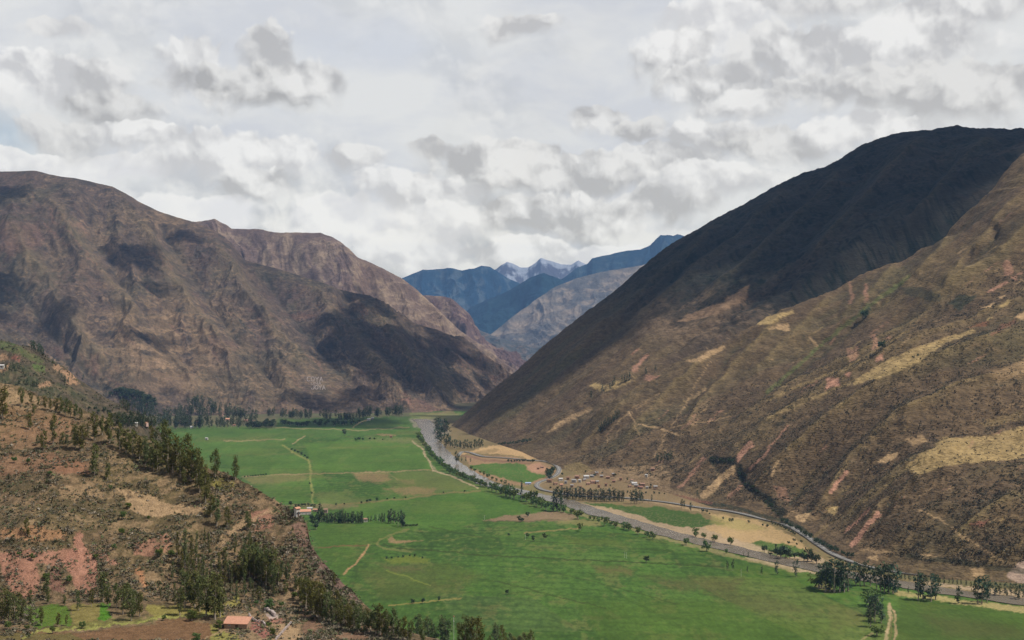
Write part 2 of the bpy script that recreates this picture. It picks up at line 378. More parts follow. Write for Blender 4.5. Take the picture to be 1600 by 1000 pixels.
for pts, amp, wd in [([(1600,395),(1540,420),(1480,458),(1420,519),(1375,544),(1325,576),(1250,602),(1200,626),(1120,676),(1060,716)], 17, 20), ([(1620,455),(1522,510),(1450,535),(1400,558),(1312,604),(1250,640),(1200,670),(1110,735)], 15, 18),
   ([(1620,510),(1500,556),(1400,592),(1340,630),(1275,677),(1230,717),(1165,768)], 15, 17), ([(1620,580),(1500,612),(1400,656),(1340,712),(1325,728),(1297,773),(1262,815)], 14, 15), ([(1520,700),(1450,716),(1412,738),(1375,768),(1305,826)], 12, 13),
   ([(1440,745),(1410,775),(1372,802),(1330,850)], 9, 10), ([(1110,553),(1060,600),(1010,650),(972,694)], 9, 13), ([(1235,481),(1190,530),(1140,580),(1090,640),(1055,695)], 10, 15), ([(1300,457),(1262,505),(1215,550),(1165,600)], 9, 13), ([(1000,604),(960,645),(925,685),(900,708)], 7, 12),
   ([(1610,300),(1560,345),(1520,395),(1490,440),(1470,462)], 16, 18), ([(1490,352),(1470,395),(1445,420),(1430,440)], 12, 13), ([(1620,345),(1580,385),(1555,410)], 12, 14), ([(1400,410),(1375,440),(1345,470),(1310,500)], 9, 11),
   ([(1420,432),(1382,462),(1345,490),(1300,536),(1268,556),(1200,614),(1140,664),(1085,712)], -17, 15), ([(1560,360),(1535,395),(1500,430)], -16, 10), ([(1465,478),(1430,500),(1390,520)], -8, 12), ([(1115,716),(1130,760)], -8, 10), ([(1155,728),(1165,755),(1185,772),(1204,790),(1225,812)], -14, 9),
   ([(1300,700),(1262,750),(1225,795)], -10, 12), ([(1380,690),(1340,740),(1300,790),(1275,825)], -9, 9), ([(1600,770),(1520,820),(1470,870)], 10, 18), ([(1600,850),(1540,880)], 7, 14), ([(1180,505),(1140,560),(1100,610),(1060,655)], -8, 12)]:
    rib(pts, amp, wd)
for pts, amp, wd in [([(1560,215),(1500,262),(1440,330),(1400,372)], 26, 16), ([(1450,215),(1400,262),(1350,322),(1300,372),(1260,420)], 30, 20), ([(1330,262),(1270,320),(1210,380),(1150,432),(1090,485)], 28, 20), ([(1240,300),(1180,350),(1110,410),(1040,468),(970,532)], 26, 20),
   ([(1130,350),(1080,400),(1010,455),(930,525),(860,590)], 22, 17), ([(1180,455),(1120,500),(1060,540),(990,590),(920,640)], 14, 16), ([(1040,520),(960,590),(880,655),(830,690)], 12, 14), ([(1500,235),(1450,290),(1410,340),(1375,385)], -26, 12),
   ([(1400,235),(1340,290),(1290,345),(1240,400)], -22, 13), ([(1290,290),(1220,350),(1150,410),(1090,455)], -22, 13), ([(1180,340),(1110,395),(1040,450),(960,515)], -20, 12), ([(1000,470),(930,550),(860,620),(800,668)], -12, 12)]:
    rib(pts, amp, wd, True)
Z = np.maximum(Z, -1.5+SS*0)
PR = np.stack([X, Y, Z], -1)
# albedo
nA = fbm(X/180, Y/180, 5, 31); nB = fbm((CCg+wp)/60, SS/420, 5, 32); nC = fbm(X/34, Y/34, 5, 33, .6); nD = fbm(X/8, Y/8, 3, 34, .7)
KR = .95
c_br, c_ol, c_tan, c_dk, c_pk = alb((96,79,58), KR), alb((92,79,55), KR), alb((128,104,74), KR), alb((66,56,44), KR), alb((150,105,82), KR)
col = np.ones(X.shape+(3,))*c_br
def mixc(col, m, c): m = np.clip(m, 0, 1)[..., None]; return col*(1-m)+c*m
col = mixc(col, sst(nA+.4*nB, -.1, .6)*.7, c_ol)
col = mixc(col, sst(nC*.5+.7*nB+.5*nA, .2, .9)*.28, c_tan)
col = mixc(col, sst(-nC-.35*nA, .1, .8)*.38, c_dk)
col = mixc(col, sst(nD+nC*.3, .35, .9)*.3, c_tan*.9)
col = mixc(col, sst(-nD-.2, .0, .5)*.45, c_dk*.9)
gy = sst(.55-gl, 0, .5)*msk
col = mixc(col, gy*.4, alb((62,66,44), KR))
high = sst(SS, 420, 800)*(CCg > cr)*sst(CCg, cr, cr+400)
col = mixc(col, high*sst(nA+nC*.4+nB*.5, -.3, .5)*.5, alb((136,114,78), KR))
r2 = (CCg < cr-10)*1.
col = mixc(col, r2*sst(SS, 250, 560)*.88, alb((44,46,42), 1.25)*(1+.25*nC[..., None]+.3*nB[..., None]))  # colour deepened for cloud shade, over the back slope's dark scrub
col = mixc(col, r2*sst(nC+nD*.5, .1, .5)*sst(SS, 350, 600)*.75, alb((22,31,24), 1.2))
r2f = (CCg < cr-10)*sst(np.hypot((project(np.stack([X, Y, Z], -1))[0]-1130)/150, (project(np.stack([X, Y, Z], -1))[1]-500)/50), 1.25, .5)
col = mixc(col, r2f*.5*sst(nA+nB*.6+nC*.3, -.45, .3), alb((136,112,88), KR)); col = mixc(col, r2f*.3*sst(-np.sin(Z/2.4+nC*2.4+nA*5), .3, .9), alb((62,52,44), KR))  # ground coloured paler where the cloud shade has its sunlit gap
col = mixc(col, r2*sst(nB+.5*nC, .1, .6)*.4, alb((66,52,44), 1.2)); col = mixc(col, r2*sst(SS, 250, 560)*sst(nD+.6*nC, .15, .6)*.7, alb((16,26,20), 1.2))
tcc = sst(np.sin(Z/3.1+nC*1.6+nA*3), .25, .9)*sst(fbm(X/14, Z/3.2, 3, 36), -.2, .3)   # contour terracettes trodden by stock
col = mixc(col, tcc*.38*(CCg > cr-60), c_dk*.8)
scv = .75+.5*fbm(X/25, Y/25, 3, 37)
col = mixc(col, VD*.75*scv, alb((66,54,44), KR)); col = mixc(col, VU*.2*scv, alb((116,97,68), KR))  # spur sides darkened and lightened in colour: scrub tone plus painted shade
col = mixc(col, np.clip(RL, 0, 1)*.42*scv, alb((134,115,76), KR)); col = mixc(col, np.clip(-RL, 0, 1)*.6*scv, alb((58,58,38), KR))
p = Paint(PR, col); p.rough = .28
T, PK, YL, DKV_SHADE = alb((160,132,96), KR), alb((156,116,94), KR), alb((158,134,90), KR), alb((42,48,36), KR)  # the last is dark scrub and slope shadow in one colour
for pts, c, op in [
  ([(1177,506),(1197,496),(1238,484),(1241,489),(1222,495),(1205,506)], YL, .9), ([(1200,515),(1217,505),(1232,506),(1234,517)], T, .8),
  ([(1070,566),(1130,539),(1133,546),(1107,559),(1080,566)], T, .9), ([(1005,595),(1012,586),(1030,588),(1015,596)], PK, .8),
  ([(920,603),(930,598),(952,603),(937,610)], YL, 1.), ([(945,612),(958,596),(997,590),(962,606)], YL, .8),
  ([(1055,502),(1125,472),(1172,443),(1168,467),(1125,490),(1075,502)], alb((140,112,86), .9), .55),
  ([(855,678),(866,662),(922,635),(925,640),(900,655),(872,668)], T, .8),
  ([(1330,596),(1395,558),(1450,536),(1520,514),(1523,518),(1475,537),(1437,565),(1387,587),(1335,601)], YL, .75),
  ([(1290,592),(1298,589),(1310,590),(1312,602),(1299,604),(1290,610)], PK*1.15, 1.), ([(1320,585),(1332,581),(1327,590)], PK*1.1, 1.),
  ([(1367,557),(1382,552),(1380,562),(1370,565)], PK*1.1, 1.), ([(1322,544),(1342,540),(1337,560),(1327,565)], PK, .5),
  ([(1362,525),(1370,522),(1372,545),(1364,548)], PK, .6), ([(1385,524),(1392,526),(1392,534)], PK, .6),
  ([(1350,442),(1354,441),(1357,471),(1352,472)], PK, .7), ([(1327,437),(1331,440),(1333,474),(1328,476)], PK, .5), ([(1370,457),(1377,462),(1380,468)], T, .8),
  ([(1532,482),(1555,472),(1550,480)], T, 1.), ([(1552,467),(1570,460),(1567,466)], T, 1.), ([(1560,480),(1575,467),(1579,471),(1564,481)], YL, 1.),
  ([(1542,456),(1570,440),(1575,442),(1552,456)], PK*1.1, .8), ([(1585,497),(1600,487),(1610,484),(1610,500)], T, 1.), ([(1540,499),(1550,494),(1552,497),(1545,500)], YL*1.1, 1.),
  ([(1515,512),(1547,500),(1537,511)], alb((120,84,62), KR), .9), ([(1545,520),(1585,499),(1588,503),(1548,524)], alb((118,84,64), KR), .8),
  ([(1578,432),(1590,440),(1588,432),(1600,425)], PK, .7), ([(1565,410),(1580,405),(1582,428),(1568,432)], PK, .6),
  ([(1480,475),(1497,462),(1527,462),(1500,485)], DKV_SHADE*1.2, .8), ([(1407,450),(1440,448),(1475,462),(1468,474),(1440,466),(1412,460)], DKV_SHADE, .6),  # second patch: shadow among the rocks put into the colour
  ([(1412,730),(1450,705),(1475,684),(1550,680),(1610,662),(1610,716),(1525,722),(1475,728),(1437,742)], YL*.88, .8),
  ([(1372,722),(1385,710),(1405,706),(1390,722)], T*1.1, 1.), ([(1412,687),(1440,680),(1450,690),(1425,696)], T, .6), ([(1545,585),(1600,560),(1610,580),(1560,600)], T*.9, .5),
  ([(1240,807),(1267,800),(1260,815),(1250,816)], T*1.1, 1.), ([(1290,792),(1310,792),(1306,806),(1296,803)], YL*1.1, .8),
  ([(1512,817),(1547,812),(1535,825)], alb((125,85,68), KR), .9), ([(1337,857),(1360,858),(1400,863),(1400,866),(1350,863)], T*.8, .8),
  ([(1435,867),(1450,864),(1470,871),(1445,872)], T*.9, .9), ([(1352,872),(1370,866),(1372,876)], T*.9, .9),
  ([(1572,900),(1590,880),(1610,868),(1610,915),(1590,910)], alb((150,128,112), .9), .8), ([(1517,888),(1540,884),(1538,898),(1520,900)], T*.9, .8),
  ([(1210,760),(1230,762),(1235,785),(1215,780)], PK*.8, .5), ([(1530,660),(1600,640),(1600,655),(1540,668)], YL*.7, .4),
  ([(842,760),(850,744),(880,740),(920,733),(1000,728),(1042,722),(1050,752),(1048,762),(1100,782),(1096,792),(1050,775),(950,770),(852,768)], alb((142,118,88), 1.2), .75),
  ([(880,727),(905,722),(930,735),(885,745)], alb((150,130,84), 1.2), .5)]:
    p.poly(pts, c, op, .9, 1.4)
for pts, c, wd, op in [
  ([(987,582),(1010,556)], PK, 5, .8), ([(988,555),(997,545)], PK, 3, .6), ([(1265,527),(1275,540)], T*1.1, 3, .9), ([(1407,540),(1422,524)], T, 3, .4),
  ([(982,645),(994,662),(1042,672),(1060,680)], T, 1.8, .8), ([(1045,672),(1070,635),(1092,592),(1110,565)], T, 1.5, .6), ([(1050,667),(1100,659),(1142,651)], T, 1.3, .6),
  ([(982,645),(947,677),(950,697)], T, 1.4, .6), ([(992,665),(1000,685)], T, 1.4, .6), ([(1045,672),(1030,700),(1020,715)], T, 1.4, .6),
  ([(1297,770),(1322,737)], PK*1.1, 5.5, 1.), ([(1200,700),(1232,665)], PK, 2.6, .8), ([(1322,830),(1357,797)], PK*.95, 4.5, .9), ([(1332,850),(1372,802)], PK, 8, 1.),
  ([(1435,795),(1475,815),(1500,835),(1567,877)], T, 2., .8), ([(1062,762),(1100,716)], PK*.9, 5, .7), ([(1100,774),(1120,754),(1150,728)], T*.92, 11, .9), ([(1140,776),(1168,750)], PK*.8, 6, .6),
  ([(1150,722),(1172,694)], PK*1.05, 9, .95), ([(1172,734),(1204,700)], PK*.9, 4, .8), ([(1206,742),(1214,720)], T*1.15, 4, .8),
  ([(1154,728),(1160,746),(1175,764),(1202,782),(1222,802)], DKV_SHADE*.6, 12, .85), ([(1112,718),(1146,720)], DKV_SHADE*.6, 12, .95), ([(1112,716),(1115,726)], DKV_SHADE*.7, 5, .8),  # dark lines paint the ravine's scrub and its shade together
  ([(1222,812),(1250,826),(1282,848),(1300,856)], DKV_SHADE*.9, 9, .8), ([(1090,786),(1130,790),(1170,800),(1215,812)], DKV_SHADE*1.2, 5, .7), ([(1050,775),(1110,786)], alb((110,72,60), KR), 5, .6),
  ([(1420,868),(1600,893)], DKV_SHADE, 8, .6), ([(1200,612),(1270,550),(1345,488),(1420,432)], alb((88,98,52), KR), 6, .5), ([(1350,496),(1358,482)], alb((30,44,30), KR), 7, .8),
  ([(1262,845),(1305,812),(1372,768),(1432,722)], YL*.6, 5, .45), ([(1200,626),(1250,602),(1325,574),(1375,542),(1420,517)], YL*.75, 4, .5), ([(1200,652),(1312,604),(1340,592)], YL*.75, 4, .5)]:
    p.line(pts, c, wd, op, 1.2)
rng_ = np.random.default_rng(7)
for k in range(150):    # little eroded streaks running down the fall lines
    x = rng_.uniform(900, 1600); y0 = np.interp(x, [900,1000,1200,1400,1600], [650,610,510,420,280])+20; y = rng_.uniform(y0, np.interp(x, [900,1100,1300,1600], [720,775,850,890])-10)
    L = rng_.uniform(5, 26); p.line([(x, y), (x+L, y-L*rng_.uniform(.6, 1.))], [T, PK, YL*.8, DKV_SHADE, DKV_SHADE][rng_.integers(5)], rng_.uniform(.8, 2.4), rng_.uniform(.25, .6), 2.)
col = p.col.reshape(col.shape)
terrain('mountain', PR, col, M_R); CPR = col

# ------------------------------------------------------------------ mountains with a crest and a foot
def massif(name, crest, foot, n, m, mat, paint, amp=1., stp=26., sc_=1., prof=1.08, back=.6, seed=0, keep=.22, gul=1., gl_l=170., vpow=1., ribs=()):
    c = resample(np.array([W(*q) for q in crest]), n); f = np.array([((q[0]-CX)/F*q[1], q[1], 0.) for q in foot]); f = resample(f, n)
    # match columns by fraction of list rather than by length
    tc = np.linspace(0, 1, n)
    def bylist(pts):
        pts = np.asarray(pts, float); u = np.linspace(0, 1, len(pts)); return np.stack([np.interp(tc, u, pts[:, k]) for k in range(3)], 1)
    c = bylist([W(*q) for q in crest]); f = bylist([((q[0]-CX)/F*q[1], q[1], 0.) for q in foot])
    nb = 24; v = np.r_[np.linspace(0, 1, m)**vpow, 1+np.linspace(0, 1, nb)[1:]*back]
    V = v[None, :, None]; XY = f[:, None, :2]+(c-f)[:, None, :2]*V
    vv = np.clip(v, 0, 1); zz = c[:, 2][:, None]*(vv**prof)[None]*(1-.9*np.clip((v-1)/back, 0, 1)**1.3)[None]
    X, Y = XY[..., 0], XY[..., 1]; L = np.linalg.norm((c-f)[:, :2], axis=1).mean()
    z00 = zz.copy(); t_ = np.r_[0, np.cumsum(np.linalg.norm(np.diff((c*.5+f*.5)[:, :2], axis=0), axis=1))][:, None]+0*X
    s_ = v[None]*L+0*X; top = 1-(1-keep)*np.exp(-((v-1)/.07)**2)[None]; mk = sst(v, 0, .08)[None]*top
    wp = fbm(X/(420*sc_), Y/(420*sc_), 3, seed+3)*70*sc_
    g = rid((t_+wp)/(gl_l*sc_)/1.4, s_/(1500*sc_)+t_/(5000*sc_), 5, seed+11, .55)
    g2 = rid((t_+wp*1.4)/(3.2*gl_l*sc_), s_/(3500*sc_), 3, seed+12, .5)
    zz = zz+mk*amp*((g-.8)*34*gul+(g2-.8)*70*gul+fbm(X/(260*sc_), Y/(260*sc_), 8, seed+21, .56)*36)*sc_
    st = sst(fbm(X/(360*sc_), Y/(360*sc_), 3, seed+25), .0, .4)
    zz = zz+mk*amp*st*sc_*(np.abs(pn(zz/(55*sc_)+pn(X/(120*sc_), Y/(120*sc_), 8)*.7, t_/(700*sc_), seed+26))*-stp+stp*.27)
    rl = 0*X
    for pts, a_, wd in ribs:
        qx, qy = project(np.stack([X, Y, zz], -1)); x = qx+fbm(qx/45, qy/45, 3, 88)*6; y = qy+fbm(qx/45+7, qy/45, 3, 89)*6; d = np.full(x.shape, 1e9); e = 0*x; Ln = len(pts)-1
        for k in range(Ln):
            (x0, y0), (x1, y1) = pts[k], pts[k+1]; dx, dy = x1-x0, y1-y0; q_ = np.clip(((x-x0)*dx+(y-y0)*dy)/(dx*dx+dy*dy), 0, 1); dd = np.hypot(x-x0-q_*dx, y-y0-q_*dy)
            b_ = dd < d; d = np.where(b_, dd, d); e = np.where(b_, (k+q_)/Ln, e)
        en = sst(e, -.02, .15)*sst(1-e, -.02, .15)*mk*(v[None] < 1); zz = zz+.5*a_*np.exp(-d/wd)*en; rl = rl+np.sign(a_)*np.exp(-d/(wd*.4))*en
    if len(ribs):     # an even patch of slope where the letters are laid out
        qx, qy = project(np.stack([X, Y, z00], -1)); wl = np.exp(-(((qx-494)/34)**2+((qy-603)/26)**2)**1.5)*(Y < 5200); of_ = ((zz-z00)*wl).sum()/wl.sum(); wl = np.clip(wl*1.25, 0, 1)*.97; zz = zz*(1-wl)+(z00+of_)*wl
    Pt = np.stack([X, Y, zz], -1); cl_ = paint(Pt, t_, s_, v[None]+0*X, g, st, seed)
    if len(ribs): cl_ = mixc(cl_, np.clip(rl, 0, 1)*.3, alb((132,116,84), 1.3)); cl_ = mixc(cl_, np.clip(-rl, 0, 1)*.4, alb((62,62,54), 1.3))
    return terrain(name, Pt, cl_, mat), Pt

def paint_left(Pt, t_, s_, v, g, st, sd_):
    X, Y, Z = Pt[..., 0], Pt[..., 1], Pt[..., 2]; K = 1.3
    nA = fbm(X/330, Y/330, 5, 131); nB = fbm(t_/90, s_/700, 5, 132); nC = fbm(X/60, Y/60, 5, 133, .62); nD = fbm(X/17, Y/17, 3, 134, .7)
    col = np.ones(X.shape+(3,))*alb((100,85,73), K)
    col = mixc(col, sst(nA+.5*nB, -.2, .5)*.6, alb((92,86,66), K))
    col = mixc(col, sst(.5*nC+.8*nB+.6*nD, .15, .9)*.5, alb((132,112,88), K))
    col = mixc(col, sst(-nC-.3*nA+.3*nD, .1, .8)*.65, alb((62,58,52), K))
    rk = st*sst(nC+.5*nD, -.3, .3)*sst(v, .3, .5)
    col = mixc(col, rk*.5, alb((106,86,76), K))
    col = mixc(col, rk*sst(nD, .0, .4)*.5, alb((66,52,56), K))
    col = mixc(col, sst(nD+.4*nC, .4, .9)*.4, alb((150,128,98), K))
    col = mixc(col, sst(-nD-.1*nC, .15, .7)*.45, alb((54,54,46), K))
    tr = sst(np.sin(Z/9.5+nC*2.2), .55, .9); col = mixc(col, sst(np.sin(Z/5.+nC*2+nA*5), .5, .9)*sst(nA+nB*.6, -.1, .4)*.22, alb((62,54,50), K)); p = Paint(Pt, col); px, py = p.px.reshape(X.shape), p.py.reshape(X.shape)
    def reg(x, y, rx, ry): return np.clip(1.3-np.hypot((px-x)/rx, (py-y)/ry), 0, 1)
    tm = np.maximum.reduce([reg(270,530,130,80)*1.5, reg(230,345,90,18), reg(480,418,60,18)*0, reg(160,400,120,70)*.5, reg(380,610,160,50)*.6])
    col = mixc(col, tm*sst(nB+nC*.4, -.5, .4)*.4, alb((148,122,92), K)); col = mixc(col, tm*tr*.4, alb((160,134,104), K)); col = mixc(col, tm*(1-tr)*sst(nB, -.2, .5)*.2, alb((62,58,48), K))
    p.col = col.reshape(-1, 3); T, PK, DG = alb((164,136,106), K), alb((138,104,88), K), alb((44,54,48), K)
    for pts, c, op in [([(178,528),(195,527),(235,545),(205,543)], T*1.1, .8), ([(200,550),(222,558),(215,564)], T, .8), ([(232,562),(250,562),(275,574),(255,576)], T*1.1, .8),
      ([(625,622),(640,620),(690,640),(700,648),(655,650),(640,640)], PK*1.1, .45), ([(665,643),(690,640),(694,648),(668,648)], PK*1.3, .8), ([(628,624),(636,620),(638,630)], PK*1.2, .8),
      ([(655,618),(662,616),(664,628)], T, .6), ([(118,350),(128,348),(135,365)], PK, .6), ([(440,492),(470,488),(500,494),(470,500)], PK*.8, .6), ([(0,345),(60,352),(70,380),(20,400),(0,390)], PK*.9, .35),
      ([(95,340),(120,345),(190,395),(170,400)], T*.9, .35), ([(205,545),(330,600),(300,610),(200,575)], T*.9, .4), ([(330,520),(380,540),(360,552),(325,540)], PK*.9, .35),
      ([(80,545),(95,540),(108,560),(100,566)], PK*.8, .5), ([(140,555),(158,552),(150,590),(144,590)], PK*.9, .4)]:
        p.poly(pts, c, op, 1.6, 2.2)
    for pts, c, wd, op in [([(75,322),(88,345),(150,412)], PK, 2.2, .6), ([(130,345),(175,385),(220,440)], T, 2.5, .5), ([(55,545),(85,560),(112,578)], T, 3, .6), ([(100,515),(98,545)], T, 2.4, .5),
      ([(230,460),(300,520),(345,585)], T, 3, .3), ([(670,500),(700,520),(712,530)], T, 2, .6), ([(682,515),(750,550),(800,583)], T, 3, .3), ([(530,540),(540,560),(545,575)], T, 1.6, .5)]:
        p.line(pts, c, wd, op, 2.5)
    r = np.random.default_rng(3)
    for k in range(260):
        x = r.uniform(0, 760); y = r.uniform(np.interp(x, [0,320,600,760], [280,360,480,570]), 640); L = r.uniform(6, 40)
        p.line([(x, y), (x+L, y+L*r.uniform(.7, 1.25))], [T, PK, T*.8, DG, DG][r.integers(5)], r.uniform(1, 3.4), r.uniform(.15, .45), 3.)
    for k in range(120):
        x = r.uniform(120, 520); y = r.uniform(480, 640); L = r.uniform(10, 50); p.line([(x, y), (x+L, y+r.uniform(-3, 3))], [T, DG][r.integers(2)], r.uniform(.8, 1.8), r.uniform(.2, .5), 2.)
    c_ = p.col.reshape(X.shape+(3,)); return c_*(1-.28*(sst(px, 330, 420)*sst(v, .74, .95))[..., None])*np.array([.90, .885, .90])  # crest darkened in the colour so the spur reads against the hazier range
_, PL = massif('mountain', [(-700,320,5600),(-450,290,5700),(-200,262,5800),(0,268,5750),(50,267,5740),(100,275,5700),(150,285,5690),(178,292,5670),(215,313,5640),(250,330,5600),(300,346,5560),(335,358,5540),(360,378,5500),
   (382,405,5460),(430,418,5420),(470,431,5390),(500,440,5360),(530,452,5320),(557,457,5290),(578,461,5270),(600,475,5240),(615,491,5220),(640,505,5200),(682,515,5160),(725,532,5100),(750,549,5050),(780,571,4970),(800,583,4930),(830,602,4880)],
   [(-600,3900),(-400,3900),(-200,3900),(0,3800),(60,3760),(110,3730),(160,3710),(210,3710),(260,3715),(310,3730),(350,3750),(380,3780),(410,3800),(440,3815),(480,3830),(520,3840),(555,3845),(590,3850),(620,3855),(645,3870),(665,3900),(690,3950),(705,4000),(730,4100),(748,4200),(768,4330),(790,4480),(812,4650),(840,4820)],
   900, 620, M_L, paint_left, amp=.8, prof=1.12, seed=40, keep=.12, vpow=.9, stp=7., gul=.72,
   ribs=[([(60,290),(100,350),(150,415),(215,490),(290,580),(330,630)], 50, 22), ([(178,296),(215,350),(262,430),(320,510),(390,600)], 60, 24), ([(110,300),(150,370),(195,440),(255,520),(320,600)], -50, 14), ([(235,335),(275,390),(330,470),(400,560),(450,620)], -55, 15),
    ([(320,352),(365,425),(420,500),(480,580),(520,630)], 50, 22), ([(400,412),(440,470),(500,540),(560,610)], -45, 16), ([(470,434),(520,490),(585,560),(640,630)], 50, 20), ([(560,462),(610,520),(670,585),(705,630)], 40, 16), ([(520,450),(570,510),(630,580),(670,630)], -36, 12),
    ([(615,495),(670,545),(730,600)], -30, 10), ([(0,330),(50,410),(110,500),(170,580)], 44, 22), ([(0,400),(60,490),(120,560),(190,640)], -40, 14), ([(100,520),(98,550),(112,580)], -22, 7)])

def paint_far(c1, c2, c3, K=1.4, sc_=1.):
    def f(Pt, t_, s_, v, g, st, sd_):
        X, Y, Z = Pt[..., 0], Pt[..., 1], Pt[..., 2]
        nA = fbm(X/(500*sc_), Y/(500*sc_), 5, sd_+1); nC = fbm(X/(90*sc_), Y/(90*sc_), 5, sd_+2, .62); nB = fbm(t_/(130*sc_), s_/(900*sc_), 4, sd_+4)
        col = np.ones(X.shape+(3,))*alb(c1, K)
        col = mixc(col, sst(nA+.4*nB, -.2, .5)*.7, alb(c2, K)); col = mixc(col, sst(nC+.6*nB, .05, .7)*.65, alb(c3, K))
        col = mixc(col, sst(-nC, .1, .7)*.4, alb(c1, K)*.6)
        tr = sst(np.sin(Z/(9*sc_)+nC*2), .4, .9)*sst(nA, .1, .4)*.35; return mixc(col, tr, alb(c3, K)*1.25)
    return f
massif('mountain', [(180,352,7300),(250,350,7250),(318,347,7200),(335,343,7180),(350,349,7160),(362,356,7140),(410,357,7100),(450,363,7050),(500,365,7000),(520,372,6980),(545,388,6950),(560,401,6930),(600,420,6900),(630,436,6870),(665,465,6800),(690,488,6750),(720,516,6700),(760,542,6600),(800,575,6500)],
   [(340,6000),(380,5950),(430,5900),(450,5900),(470,5880),(500,5860),(530,5850),(550,5840),(580,5830),(600,5830),(620,5830),(640,5830),(670,5830),(700,5840),(730,5850),(750,5880),(780,5900),(800,5950),(840,6000)],
   520, 300, M_L, paint_far((116,96,86),(130,110,94),(158,136,112)), stp=12., amp=.9, seed=60, keep=.15, vpow=.9)
massif('mountain', [(560,470,9000),(640,462,8950),(668,461,8900),(690,462,8880),(705,467,8860),(720,480,8840),(733,490,8800),(742,510,8780),(755,528,8760),(775,543,8700),(800,560,8650),(830,578,8600)],
   [(700,7900),(720,7900),(740,7900),(750,7900),(760,7850),(775,7850),(790,7850),(800,7850),(815,7850),(830,7850),(850,7850),(870,7850)],
   240, 200, M_L, paint_far((104,82,76),(126,106,90),(150,126,104)), amp=.8, seed=70, keep=.15)
massif('mountain', [(640,470,11500),(700,492,11400),(745,512,11300),(770,524,11200),(800,533,11100),(830,539,11000),(858,541,11000),(890,545,11000),(940,552,11000)],
   [(700,9300),(750,9300),(790,9300),(820,9200),(840,9200),(870,9200),(900,9200),(930,9200),(970,9200)], 220, 160, M_B, paint_far((80,82,80),(96,92,84),(120,104,92)), amp=.55, seed=80, keep=.2)
massif('mountain', [(700,560,13500),(766,521,13400),(800,495,13600),(835,470,13800),(870,446,14000),(900,434,14100),(930,426,14200),(965,421,14300),(1000,415,14300),(1040,400,14400),(1080,385,14500),(1200,340,15000)],
   [(740,12200),(790,12000),(850,12000),(880,12000),(910,12000),(940,12000),(970,12000),(1000,12000),(1030,12000),(1070,12000),(1110,12000),(1200,12000)],
   420, 260, M_B, paint_far((98,94,88),(126,114,100),(152,134,114), 1.3, 2.), amp=.62, sc_=2., seed=90, keep=.15)
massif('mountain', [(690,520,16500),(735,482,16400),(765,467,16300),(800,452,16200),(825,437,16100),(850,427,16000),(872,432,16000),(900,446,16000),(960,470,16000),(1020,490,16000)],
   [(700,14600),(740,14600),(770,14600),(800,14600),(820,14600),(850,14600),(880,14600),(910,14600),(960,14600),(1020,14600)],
   260, 180, M_B, paint_far((14,44,60),(20,52,62),(34,60,66), 1.4, 2.), amp=.7, sc_=2., seed=100, keep=.15)  # cloud shadow and blue haze put into this range's dark colours
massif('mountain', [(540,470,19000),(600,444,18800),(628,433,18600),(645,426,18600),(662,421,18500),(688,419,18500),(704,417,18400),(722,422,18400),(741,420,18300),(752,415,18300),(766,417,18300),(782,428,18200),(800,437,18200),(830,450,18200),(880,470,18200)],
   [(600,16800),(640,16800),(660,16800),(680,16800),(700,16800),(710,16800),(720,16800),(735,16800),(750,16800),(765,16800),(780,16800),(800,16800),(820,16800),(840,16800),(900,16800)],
   320, 200, M_B, paint_far((22,58,80),(38,68,84),(90,100,104), 1.4, 2.), amp=.75, sc_=2., seed=110, keep=.15)  # darkened and blued in the colour, as if under cloud and haze
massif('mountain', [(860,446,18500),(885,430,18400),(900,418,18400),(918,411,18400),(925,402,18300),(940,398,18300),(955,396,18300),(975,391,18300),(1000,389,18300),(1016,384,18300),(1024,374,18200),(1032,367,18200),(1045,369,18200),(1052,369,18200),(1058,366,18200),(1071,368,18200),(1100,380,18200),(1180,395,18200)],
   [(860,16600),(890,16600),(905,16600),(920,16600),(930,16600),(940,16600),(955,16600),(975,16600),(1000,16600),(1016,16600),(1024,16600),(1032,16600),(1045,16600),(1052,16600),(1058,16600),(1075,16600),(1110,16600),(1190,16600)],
   320, 200, M_B, paint_far((20,50,66),(34,60,68),(70,82,82), 1.4, 2.), amp=.75, sc_=2., seed=120, keep=.15)  # dark blue of shade and distance put into the colours
def paint_snow(Pt, t_, s_, v, g, st, sd_):
    X, Y, Z = Pt[..., 0], Pt[..., 1], Pt[..., 2]; n = fbm(X/350, Y/350, 6, 141, .65)
    col = np.ones(X.shape+(3,))*alb((88,84,92), 1.4); return mixc(col, sst(Z/1500-.85+n*.35, .0, .2), np.array([.27, .28, .31]))  # snow greyed in its colour to stand for cloud shade
massif('snow_mountain', [(700,436,23500),(760,430,23300),(778,419,23200),(785,414,23200),(792,409,23200),(800,411,23200),(812,417,23200),(826,417,23200),(838,410,23200),(845,404,23200),(856,406,23200),(866,409,23200),(878,413,23200),(892,413,23200),(904,406,23200),(930,418,23200),(990,430,23300)],
   [(700,21200),(760,21200),(778,21200),(785,21200),(792,21200),(800,21200),(812,21200),(826,21200),(838,21200),(845,21200),(856,21200),(866,21200),(878,21200),(892,21200),(908,21200),(930,21200),(1000,21200)],
   320, 160, M_B, paint_snow, amp=.4, sc_=2., seed=150, keep=.3)
